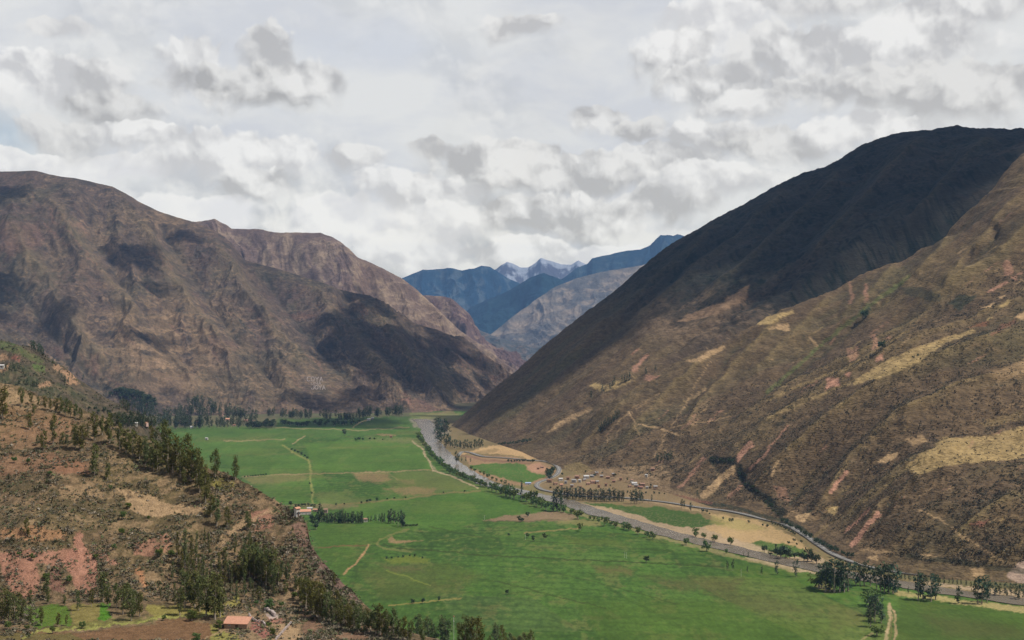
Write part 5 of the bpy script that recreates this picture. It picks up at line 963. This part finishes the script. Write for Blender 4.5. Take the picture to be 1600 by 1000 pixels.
# ------------------------------------------------------------------ buildings
def flat(name, c, rough=.85, var=.25, sc_=1.5, metal=0.):
    m, q = newmat(name); pos = q.n('ShaderNodeTexCoord').outputs['Object']; n_ = q.noise(pos, sc_, 4, .6)
    b = principled(q, q.mix(n_, tuple(x*(1-var) for x in c)+(1,), tuple(min(x*(1+var), .9) for x in c)+(1,)), rough, None, .25); b.inputs['Metallic'].default_value = metal; return m
def tiles(name, c, wave=4.):
    m, q = newmat(name); pos = q.n('ShaderNodeTexCoord').outputs['Object']; wv_ = q.n('ShaderNodeTexWave', wave_type='BANDS', bands_direction='X'); q.put(wv_.inputs['Vector'], pos); wv_.inputs['Scale'].default_value = wave; wv_.inputs['Distortion'].default_value = .4
    n_ = q.noise(pos, 1.2, 4, .65); k = q.m('ADD', q.m('MULTIPLY', wv_.outputs['Fac'], .25), q.m('MULTIPLY', n_, .75)); bp = q.n('ShaderNodeBump'); q.put(bp.inputs['Height'], wv_.outputs['Fac']); bp.inputs['Strength'].default_value = .5; bp.inputs['Distance'].default_value = .05
    principled(q, q.mix(k, tuple(x*.6 for x in c)+(1,), tuple(min(x*1.35, .9) for x in c)+(1,)), .8, bp.outputs[0]); return m
WALL = {'adobe': flat('adobe_wall', (.30,.20,.13)), 'white': flat('white_wall', (.44,.41,.36), .8, .12), 'grey': flat('grey_wall', (.34,.32,.30)), 'pink': flat('pink_wall', (.50,.34,.28)), 'brick': flat('brick_wall', (.27,.16,.11))}
ROOF = {'orange': tiles('orange_tiles', (.31,.18,.12)), 'red': tiles('red_tiles', (.27,.14,.10)), 'grey': tiles('grey_sheet', (.30,.28,.26), 7.), 'brown': tiles('brown_tiles', (.24,.13,.08)), 'pale': tiles('pale_sheet', (.46,.44,.41), 7.), 'blue': tiles('blue_sheet', (.30,.38,.52), 7.), 'pinkish': tiles('weathered_tiles', (.50,.25,.16))}
m_door = flat('door_wood', (.10,.06,.04)); m_glass = flat('window_glass', (.05,.06,.07), .2, .1); m_frame = flat('window_frame_paint', (.5,.48,.44))
def boxv(x0, x1, y0, y1, z0, z1): return [(x, y, z) for z in (z0, z1) for y in (y0, y1) for x in (x0, x1)]
BF = [(0,2,3,1),(4,5,7,6),(0,1,5,4),(2,6,7,3),(0,4,6,2),(1,3,7,5)]
def box(name, x0, x1, y0, y1, z0, z1, m, parent): return link(bpy.data.objects.new(name, mesh_np(name, boxv(x0, x1, y0, y1, z0, z1), BF, [m], smooth=False)), parent)
def polyobj(name, V, Fs, m, parent):
    me = bpy.data.meshes.new(name); me.from_pydata([tuple(v) for v in V], [], Fs); me.materials.append(m); me.update(); return link(bpy.data.objects.new(name, me), parent)
def house(px, py, wpx, roof, wall, label, group=None, rot=0., dp=.6, hh=2.6, rise=None, lean=False, name='house', wins=2, posts=False, pos=None):
    P_ = pos or at(px, py); w_ = wpx/F*P_[1]; d = w_*dp; t_ = bpy.data.objects.new(name, None); link(t_); t_.location = (P_[0], P_[1], P_[2]-.3); t_.rotation_euler[2] = rot; t_.empty_display_size = .3
    t_['label'] = label; t_['category'] = 'house' if name == 'house' else 'shed'
    if group: t_['group'] = group
    hx, hy = w_/2, d/2; r_ = rise if rise is not None else d*.28; e = .35; zb = -1.6; h2 = hh
    if lean:
        V = [(-hx,-hy,zb),(hx,-hy,zb),(hx,hy,zb),(-hx,hy,zb),(-hx,-hy,h2),(hx,-hy,h2),(hx,hy,h2+r_),(-hx,hy,h2+r_)]
        polyobj('wall', V, [(0,1,5,4),(1,2,6,5),(2,3,7,6),(3,0,4,7),(3,2,1,0)], WALL[wall], t_)
        sl = r_/d; a, b = (-hy-e, h2-e*sl+.03), (hy+e, h2+r_+e*sl+.03); X0, X1 = -hx-e, hx+e
        V = [(X0,a[0],a[1]),(X1,a[0],a[1]),(X1,b[0],b[1]),(X0,b[0],b[1])]; V += [(x, y, z+.14) for x, y, z in V]
        polyobj('roof', V, [(3,2,1,0),(4,5,6,7),(0,1,5,4),(1,2,6,5),(2,3,7,6),(3,0,4,7)], ROOF[roof], t_)
    else:
        V = [(-hx,-hy,zb),(hx,-hy,zb),(hx,hy,zb),(-hx,hy,zb),(-hx,-hy,h2),(hx,-hy,h2),(hx,hy,h2),(-hx,hy,h2),(-hx,0,h2+r_),(hx,0,h2+r_)]
        polyobj('wall', V, [(0,1,5,4),(2,3,7,6),(1,2,6,9,5),(3,0,4,8,7),(3,2,1,0)], WALL[wall], t_)
        sl = r_/hy; X0, X1 = -hx-e, hx+e; y_ = hy+e; zl = h2-e*sl+.03; zt = h2+r_+.03
        V = [(X0,-y_,zl),(X1,-y_,zl),(X1,0,zt),(X0,0,zt),(X0,y_,zl),(X1,y_,zl)]; V += [(x, y, z+.14) for x, y, z in V]
        polyobj('roof', V, [(0,3,2,1),(3,4,5,2),(6,7,8,9),(9,8,11,10),(0,1,7,6),(4,10,11,5),(1,2,8,7),(2,5,11,8),(3,0,6,9),(4,3,9,10)], ROOF[roof], t_)
    box('door', -.45+hx*.1, .45+hx*.1, -hy-.05, -hy+.02, 0, min(2.0, hh-.3), m_door, t_)
    for k in range(wins):
        xc = (-.55+1.2*k)*hx; f = box('window', xc-.5, xc+.5, -hy-.04, -hy+.02, .9, min(1.9, hh-.35), m_frame, t_); box('pane', xc-.4, xc+.4, -hy-.07, -hy-.03, 1., min(1.8, hh-.45), m_glass, f)
    return t_
HV = 'village houses above the road'
VL = [(859,752,8,'brown','adobe','brown-roofed house nearest the road bend'),(876,750,6,'pale','white','white house just right of the road bend'),(868,757,6,'brown','adobe','small brown house below the white house'),(877,759,5,'pinkish','adobe','small tan hut at the lower left of the village'),
 (902,746,7,'orange','brick','bright orange-roofed house at the top left of the village'),(897,752,7,'grey','grey','wide grey-roofed house under the orange roof'),(906,752,4,'pale','white','tiny white house in the village middle left'),(913,751,5,'grey','adobe','grey-roofed house between white hut and orange pair'),
 (894,760,5,'grey','adobe','low grey shack at the village bottom left'),(926,754,7,'orange','brick','right house of the orange-roofed pair'),(919,757,6,'orange','adobe','left house of the orange-roofed pair'),(933,754,5,'grey','adobe','grey hut right of the orange-roofed pair'),
 (907,762,4,'brown','adobe','brown hut above the left half of the tree row'),(940,745,5,'grey','adobe','grey hut near the middle top of the village'),(950,747,6,'orange','brick','orange-roofed house in the village centre'),(916,746,8,'pale','grey','long pale-roofed house at the village top'),
 (925,745,6,'grey','grey','grey house beside the long pale roof'),(932,740,5,'grey','adobe','grey hut highest in the left village'),(959,753,5,'red','adobe','dark red hut in the village centre'),(987,752,4,'orange','white','tiny orange-roofed house left of the right cluster'),
 (991,757,8,'pale','grey','long metal-roofed house in the right cluster'),(994,760,6,'grey','adobe','grey house below the long metal roof'),(1004,758,7,'orange','brick','upper bright orange roof of the right cluster'),(1001,763,8,'red','adobe','low red-roofed house in the right cluster'),
 (984,761,5,'brown','adobe','tan hut left of the right cluster'),(1010,744,4,'pale','white','lone white hut above the right cluster'),(1020,734,6,'orange','brick','lone orange-roofed house highest on the right'),(1011,763,4,'grey','grey','grey hut right of the red-roofed house'),
 (1024,762,6,'grey','adobe','long tan shed at the village right end'),(947,758,4,'brown','adobe','brown hut above the right half of the tree row'),(958,742,4,'grey','adobe','grey hut alone under the pale terrace'),(936,760,4,'brown','adobe','brown hut below the grey huts'),(970,749,4,'brown','adobe','dark hut between the two village halves'),
 (884,754,4,'grey','grey','grey hut left of the wide grey roof'),(888,748,5,'brown','adobe','brown hut left of the bright orange roof')]
for (px, py, w_, rf, wl, lb) in VL: house(px, py, w_, rf, wl, lb, HV, rot=RND.uniform(-.5, .5), wins=1, dp=.7)
house(825,757,9,'blue','white','long pale blue shed beside the island field', None, .15, .45, 2.8, name='shed'); house(847,731,5,'orange','adobe','small orange-roofed shack right of the island field', None, .2); house(841,733,4,'brown','adobe','brown shack on the bare patch by the island field', None, -.2, wins=1)
house(477,803,17,'pinkish','white','big farmhouse with weathered tile roof beside the grove', None, .25, .62, 4.2, wins=2); house(464,806,8,'pinkish','white','white outbuilding left of the big farmhouse', None, 1.0, .6, 3.4); house(484,797,8,'pale','white','bright white annex behind the big farmhouse', None, .1, .5, 3.2)
house(493,799,7,'pinkish','pink','pinkish outbuilding between farmhouse and grove', None, -.1, .6, 3.); house(509,800,6,'orange','pink','orange-roofed house half hidden behind the grove', None, 0, .7, 4.); house(571,814,6,'orange','white','tiny orange-roofed house in the gap of the grove', None, .2, .8, 3.)
TL = [(212,664,6,'pale','white','white house at the left end of the far town'),(227,664,8,'pinkish','pink','pink house beside the white town house'),(278,660,8,'orange','adobe','adobe house in the middle of the far town'),(308,660,6,'pinkish','white','pale house among the town trees'),(313,664,5,'orange','white','low house in front of the pale town house'),
 (346,650,6,'orange','pink','house highest behind the far town'),(356,656,7,'pinkish','pink','pinkish house in the right town'),(373,661,6,'orange','adobe','orange-roofed house in the right town'),(385,658,7,'red','adobe','red-roofed house in the right town'),(396,659,7,'orange','adobe','orange-roofed house at the right town end'),
 (411,662,5,'pinkish','adobe','last small house on the town edge'),(366,665,5,'pinkish','pink','low pink house by the town fields'),(300,668,5,'pale','white','tiny white house at the field corner'),(576,656,5,'pale','white','white house in the cloud shadow'),(582,654,4,'pale','grey','grey house beside the shaded white one'),
 (611,683,4,'brown','brick','brick hut where the far field meets the river scrub'),(323,686,4,'pale','white','white hut in the nearest left field'),(3,574,7,'pale','white','pale house on the left spur at the edge')]
for (px, py, w_, rf, wl, lb) in TL: house(px, py, w_, rf, wl, lb, 'houses of the far town' if px < 590 and px > 205 and py > 640 else None, rot=RND.uniform(-.4, .4), wins=1, dp=.7)
h_ = house(371, 979, 37, 'pinkish', 'adobe', 'long shed with pink-orange sloping tile roof on the near hillside', None, rot=-.12, dp=.5, hh=1.7, rise=1.25, lean=True, name='shed', wins=1)
# ruined wall of the yard beside the shed
m_st = flat('rubble_stone', (.46,.38,.34), .95, .45, 3.)
def rubble(pts, label, hgt=.8, th=.5, seed=0):
    r = random.Random(seed); V, Fs = [], []
    for (a, b) in zip(pts[:-1], pts[1:]):
        A, B_ = Vector(at(*a)), Vector(at(*b)); n_ = max(2, int((B_-A).length/.55))
        for k in range(n_):
            c = A.lerp(B_, (k+r.random()*.5)/n_); s_ = th*r.uniform(.6, 1.1); hz = hgt*r.uniform(.5, 1.1)
            o_ = len(V); V += [(c.x+x*s_*r.uniform(.7, 1.1), c.y+y*s_*r.uniform(.7, 1.1), c.z+z) for z in (-.3, hz) for y in (-.5, .5) for x in (-.5, .5)]; Fs += [tuple(i+o_ for i in f) for f in BF]
    me = bpy.data.meshes.new('stone_wall'); me.from_pydata(V, [], Fs); me.materials.append(m_st); o = link(bpy.data.objects.new('stone_wall', me)); o['label'] = label; o['category'] = 'wall'
rubble([(389,960),(392,966),(400,970),(411,973),(415,978)], 'dark tumbled stone wall behind the long shed', .7)
rubble([(414,952),(424,956),(430,962)], 'heap of white rubble right of the near shed', .9, .9, 2)
rubble([(455,973),(444,985),(430,1000)], 'low field wall running down from the rubble heap', .6, .5, 3)

# ------------------------------------------------------------------ poles, car, letters on the slope
m_conc = flat('pole_concrete', (.62,.60,.57), .7, .1); m_wood = flat('pole_wood', (.20,.14,.10)); m_red = flat('pole_cap_red', (.45,.16,.12))
def pole(px, py, h, label, mat=None, cap=False, group=None, arm=True, rad=.1, pos=None):
    P_ = pos or at(px, py); H = h/F*P_[1]; t_ = bpy.data.objects.new('utility_pole', None); link(t_); t_.location = P_; t_.empty_display_size = .3; t_['label'] = label; t_['category'] = 'pole'
    if group: t_['group'] = group
    V, Fs = tube([(0,0,-.5),(0,0,H*.5),(0,0,H)], [rad, rad*.85, rad*.7], 10); link(bpy.data.objects.new('post', mesh_np('post', V, Fs, [mat or m_conc])), t_)
    if arm: box('crossarm', -.9, .9, -.07, .07, H-.9, H-.75, m_wood, t_)
    if arm:
        for x in (-.75, 0, .75): link(bpy.data.objects.new('insulator', mesh_np('insulator', *tube([(x,0,H-.74),(x,0,H-.6),(x,0,H-.52)], [.06, .08, .03], 8), [m_conc])), t_)
    if cap:
        link(bpy.data.objects.new('transformer', mesh_np('transformer', *tube([(0,-.42,H-3.9),(0,-.42,H-3.8),(0,-.42,H-3.),(0,-.42,H-2.9)], [.2,.32,.32,.2], 12), [m_conc])), t_)
        link(bpy.data.objects.new('lamp_head', mesh_np('lamp_head', *tube([(0,0,H),(0,0,H+.15),(0,0,H+.75),(0,0,H+.9)], [.2,.42,.42,.15], 12), [m_red])), t_)
    return t_
pole(709, 1014, 50, 'white pole with reddish head rising above the bottom gum trees', cap=True, arm=False, rad=.16); pole(41, 697, 26, 'thin wooden pole on the bare slope of the near hill', m_wood)
for a_ in [(821,843,10,'thin pale pole by the tan field edge'),(976,871,9,'left one of two pale poles in the middle field'),(979,872,9,'right one of two pale poles in the middle field'),(835,788,9,'pale pole against the river belt'),(1158,901,12,'pale pole in the field by the lower river'),
   (1145,891,9,'pale pole between two slender riverside trees'),(757,812,7,'pale pole at the left tip of the ploughed field'),(1236,868,9,'pale pole by the road-side plot'),(590,812,8,'pale pole behind the grove')]: pole(*a_, group='pale poles in the fields')
def car(px, py, label, rot):
    P_ = W(px, py, floorY(py)); t_ = bpy.data.objects.new('parked_car' if False else 'car', None); link(t_); t_.location = (P_[0], P_[1], 1.66); t_.rotation_euler[2] = rot; t_['label'] = label; t_['category'] = 'car'
    m_b = flat('car_paint', (.75,.75,.76), .35, .03); m_t = flat('tyre_rubber', (.03,.03,.03)); pr = [(-2.1,.35),(2.1,.35),(2.1,.75),(1.3,.92),(.7,1.42),(-1.2,1.45),(-1.9,1.0),(-2.1,.9)]
    V = [(x, y, z) for y in (-.85, .85) for x, z in pr]; n_ = len(pr); Fs = [tuple(range(n_)), tuple(range(2*n_-1, n_-1, -1))]+[(i, i+n_, (i+1) % n_+n_, (i+1) % n_) for i in range(n_)]
    polyobj('body', V, Fs, m_b, t_); polyobj('windscreen', [(1.28,-.7,.95),(1.28,.7,.95),(.73,.7,1.4),(.73,-.7,1.4),(1.31,-.7,.95),(1.31,.7,.95),(.76,.7,1.42),(.76,-.7,1.42)], [(0,3,2,1),(4,5,6,7),(0,1,5,4),(1,2,6,5),(2,3,7,6),(3,0,4,7)], m_glass, t_)
    for sy in (-1, 1): box('side_window', -1.1, .6, sy*.86-.015, sy*.86+.015, 1.0, 1.35, m_glass, t_)
    for x in (-1.3, 1.3):
        for y in (-.8, .8):
            V, Fs = [], []
            for yy in (y-.1, y+.1): V += [(x+.33*math.cos(k*.5236), yy, .33+.33*math.sin(k*.5236)) for k in range(12)]
            Fs = [tuple(range(12)), tuple(range(23, 11, -1))]+[(k, (k+1) % 12, (k+1) % 12+12, k+12) for k in range(12)]; polyobj('wheel', V, Fs, m_t, t_)
car(1259, 839, 'small white car on the valley road below the dark slope foot', 2.2)
# pale stone letters laid out on the mountain slope
A = PL.reshape(-1, 3); lx, ly = project(A); ii = np.nonzero((lx > 470) & (lx < 518) & (ly > 584) & (ly < 612) & (A[:, 1] < 5000))[0]
M_ = np.stack([lx[ii], ly[ii], np.ones(len(ii))], 1); cf = np.linalg.lstsq(M_, A[ii, 1], rcond=None)[0]; res_ = (A[ii, 1]-M_@cf)
def onslope(px, py):
    k = np.argsort((lx[ii]-px)**2+(ly[ii]-py)**2)[:14]; dd = float(np.percentile(res_[k], 20)); return Vector(W(px, py, float(cf@np.array([px, py, 1]))+dd-3.))
GL = {'C': [[(1,.1),(.6,0),(.2,.1),(0,.5),(.2,.9),(.6,1),(1,.9)]], 'O': [[(.5,0),(.1,.15),(0,.5),(.1,.85),(.5,1),(.9,.85),(1,.5),(.9,.15),(.5,0)]], 'Y': [[(0,0),(.5,.5),(.5,1)],[(1,0),(.5,.5)]], 'A': [[(0,1),(.5,0),(1,1)],[(.22,.65),(.78,.65)]],
      'U': [[(0,0),(0,.8),(.3,1),(.7,1),(1,.8),(1,0)]], 'N': [[(0,1),(0,0),(1,1),(1,0)]], 'J': [[(.9,0),(.9,.8),(.6,1),(.2,1),(0,.75)]]}
m_let = flat('pale_stones', (.245,.205,.185), .95, .2, .3)
t_ = bpy.data.objects.new('hillside_lettering', None); link(t_); t_.location = onslope(492, 606); t_['label'] = 'pale stone letters reading COYA UNA JOYA on the mountain slope'; t_['category'] = 'lettering'
for word, x0, y0, wl, hl, st_ in [('COYA', 479.5, 588.6, 5., 6.8, 6.6), ('UNA', 486, 596.8, 4.2, 3.8, 5.8), ('JOYA', 486.5, 602, 4.6, 6., 5.7)]:
    for k, ch in enumerate(word):
        V, Fs = [], []
        for s_ in GL[ch]:
            for (a, b) in zip(s_[:-1], s_[1:]):
                pa, pb = [(x0+k*st_+q_[0]*wl, y0+q_[1]*hl+k*.15) for q_ in (a, b)]; dx, dy = pb[0]-pa[0], pb[1]-pa[1]; L = math.hypot(dx, dy); wd = .42 if word != 'UNA' else .3; nx, ny = -dy/L*wd, dx/L*wd; ex, ey = dx/L*wd, dy/L*wd
                cs = [onslope(pa[0]-ex+nx, pa[1]-ey+ny), onslope(pb[0]+ex+nx, pb[1]+ey+ny), onslope(pb[0]+ex-nx, pb[1]+ey-ny), onslope(pa[0]-ex-nx, pa[1]-ey-ny)]
                o_ = len(V); V += [tuple(c-t_.location) for c in cs]+[tuple(c-t_.location+Vector((0, 8, -4))) for c in cs]; Fs += [tuple(i+o_ for i in f) for f in [(0,1,2,3),(7,6,5,4),(0,4,5,1),(1,5,6,2),(2,6,7,3),(3,7,4,0)]]
        polyobj('letter', V, Fs, m_let, t_)
# ------------------------------------------------------------------ fair-weather clouds above the valley; they throw the shadows on the slopes
def sd_poly(x, y, pts):
    d = np.full(x.shape, 1e9); ins = np.zeros(x.shape, bool); n = len(pts)
    for k in range(n):
        (x0, y0), (x1, y1) = pts[k], pts[(k+1) % n]; dx, dy = x1-x0, y1-y0
        q = np.clip(((x-x0)*dx+(y-y0)*dy)/(dx*dx+dy*dy+1e-9), 0, 1); d = np.minimum(d, np.hypot(x-x0-q*dx, y-y0-q*dy))
        if y0 != y1: ins ^= ((y0 > y) != (y1 > y)) & (x < (x1-x0)*(y-y0)/(y1-y0)+x0)
    return np.where(ins, -d, d)
m_cl, q = newmat('cloud_vapour'); vol = q.n('ShaderNodeVolumePrincipled'); vol.inputs['Color'].default_value = (.97, .97, .98, 1)
vol.inputs['Density'].default_value = .014; q.nt.links.new(vol.outputs[0], q.n('ShaderNodeOutputMaterial').inputs['Volume'])
CB = 2420.
def cloud(pts, label, thick=240., seed=0, soft=150.):
    q = []
    for (px, py) in pts:
        X_, Y_, Z_ = at(px, py) if not isinstance(px, tuple) else px
        k_ = (CB-Z_)/SUN.z; q.append((X_+SUN.x*k_, Y_+SUN.y*k_))
    a = np.array(q); x0, y0 = a.min(0)-120; x1, y1 = a.max(0)+120; st_ = max((x1-x0), (y1-y0))/130
    gx, gy = np.meshgrid(np.arange(x0, x1, st_), np.arange(y0, y1, st_), indexing='ij')
    d = -sd_poly(gx, gy, q)+fbm(gx/220, gy/220, 5, 500+seed, .55)*90
    h = np.clip(d/soft, 0, None); h = np.where(h > 0, np.sqrt(np.minimum(h, 1)*(2-np.minimum(h, 1))), 0)
    top = h*(thick*(.6+.4*fbm(gx/260, gy/260, 4, 520+seed))); bot = -h*25.
    m_ = d > 0; idx = -np.ones(m_.shape, int); vs, fs = [], []
    n_, k2 = m_.shape; idx[m_] = np.arange(m_.sum()); nn = m_.sum()
    vt = np.stack([gx[m_], gy[m_], CB+top[m_]+1], 1); vb = np.stack([gx[m_], gy[m_], CB+bot[m_]-1], 1)
    c4 = m_[:-1, :-1] & m_[1:, :-1] & m_[1:, 1:] & m_[:-1, 1:]
    a4 = np.stack([idx[:-1, :-1][c4], idx[1:, :-1][c4], idx[1:, 1:][c4], idx[:-1, 1:][c4]], 1); F_ = [a4, (a4+nn)[:, ::-1]]
    def side(cond, ia, ib):
        A, B_ = ia[cond], ib[cond]
        if len(A): F_.append(np.stack([B_, A, A+nn, B_+nn], 1))
    pad = np.pad(c4, 1)
    side((c4 & ~pad[1:-1, :-2]), idx[:-1, :-1], idx[1:, :-1]); side((c4 & ~pad[1:-1, 2:]), idx[1:, 1:], idx[:-1, 1:])
    side((c4 & ~pad[:-2, 1:-1]), idx[:-1, 1:], idx[:-1, :-1]); side((c4 & ~pad[2:, 1:-1]), idx[1:, :-1], idx[1:, 1:])
    o = bpy.data.objects.new('cloud', mesh_np('cloud', np.concatenate([vt, vb]), np.concatenate(F_), [m_cl])); link(o); o['kind'] = 'stuff'; return o
def ext(px, py, Y): return (W(px, py, Y), 0)
cloud([ext(706,668,3340),ext(660,665,3700),ext(745,590,3760),ext(850,505,3800),ext(960,420,3820),ext(1060,345,3880),ext(1240,250,3980),ext(1400,180,4100),ext(1560,175,4200),ext(1900,230,4300),ext(1850,330,3500),ext(1600,260,2960),
   ext(1500,370,2860),ext(1440,410,2810),ext(1350,450,2760),ext(1270,478,2720),(1225,474),(1205,452),(1180,430),(1150,420),(1118,428),(1075,470),(1030,492),(985,520),(945,552),(905,574),(855,604),(805,634),(758,660),(722,673)], '', seed=1)
cloud([(530,490),(560,484),(600,500),(640,520),(690,560),(740,600),(780,612),(745,640),(700,640),(660,600),(640,585),(600,590),(585,600),(640,640),(520,640),(430,632),(436,622),(520,618),(545,600),(525,570),(508,540),(505,505)], '', seed=2, soft=110)
cloud([(560,452),(600,470),(622,500),(610,500),(570,476),(548,462)], '', seed=3, soft=70, thick=200)
cloud([(640,500),(672,505),(716,540),(740,560),(710,552),(670,530)], '', seed=4, soft=70, thick=200)
cloud([(740,560),(780,585),(790,600),(755,580)], '', seed=10, soft=60, thick=200)
cloud([(196,378),(225,372),(250,388),(248,415),(226,430),(206,420),(172,400),(160,385)], '', seed=5, soft=80)
cloud([(290,360),(312,368),(310,382),(288,372)], '', seed=6, soft=60, thick=160)
cloud([(-40,400),(15,405),(34,430),(30,470),(10,500),(-60,500)], '', seed=7, soft=80); cloud([(-50,285),(30,288),(55,302),(10,318),(-60,330)], '', seed=8, soft=80)
cloud([(70,470),(110,474),(120,500),(90,520),(66,500)], '', seed=11, soft=80, thick=180); cloud([(232,452),(270,456),(268,476),(240,474)], '', seed=12, soft=60, thick=160)
cloud([(216,520),(260,524),(300,534),(280,545),(220,534)], '', seed=13, soft=60, thick=140); cloud([(470,654),(560,650),(650,656),(655,668),(560,668),(440,664)], '', seed=14, soft=90, thick=140)
# ------------------------------------------------------------------ air
m, q = newmat('air'); vol = q.n('ShaderNodeVolumePrincipled'); vol.inputs['Color'].default_value = (.30, .55, 1., 1); vol.inputs['Density'].default_value = HZ
vol.inputs['Anisotropy'].default_value = 0.0
q.nt.links.new(vol.outputs[0], q.n('ShaderNodeOutputMaterial').inputs['Volume'])
x0, x1, y0, y1, z0, z1 = -16200, 16200, -2700, 27200, -8, 2150
Vb = [(x, y, z) for z in (z0, z1) for y in (y0, y1) for x in (x0, x1)]
o = bpy.data.objects.new('haze', mesh_np('haze', Vb, [(0,2,3,1),(4,5,7,6),(0,1,5,4),(2,6,7,3),(0,4,6,2),(1,3,7,5)], [m], smooth=False)); link(o); o['kind'] = 'stuff'
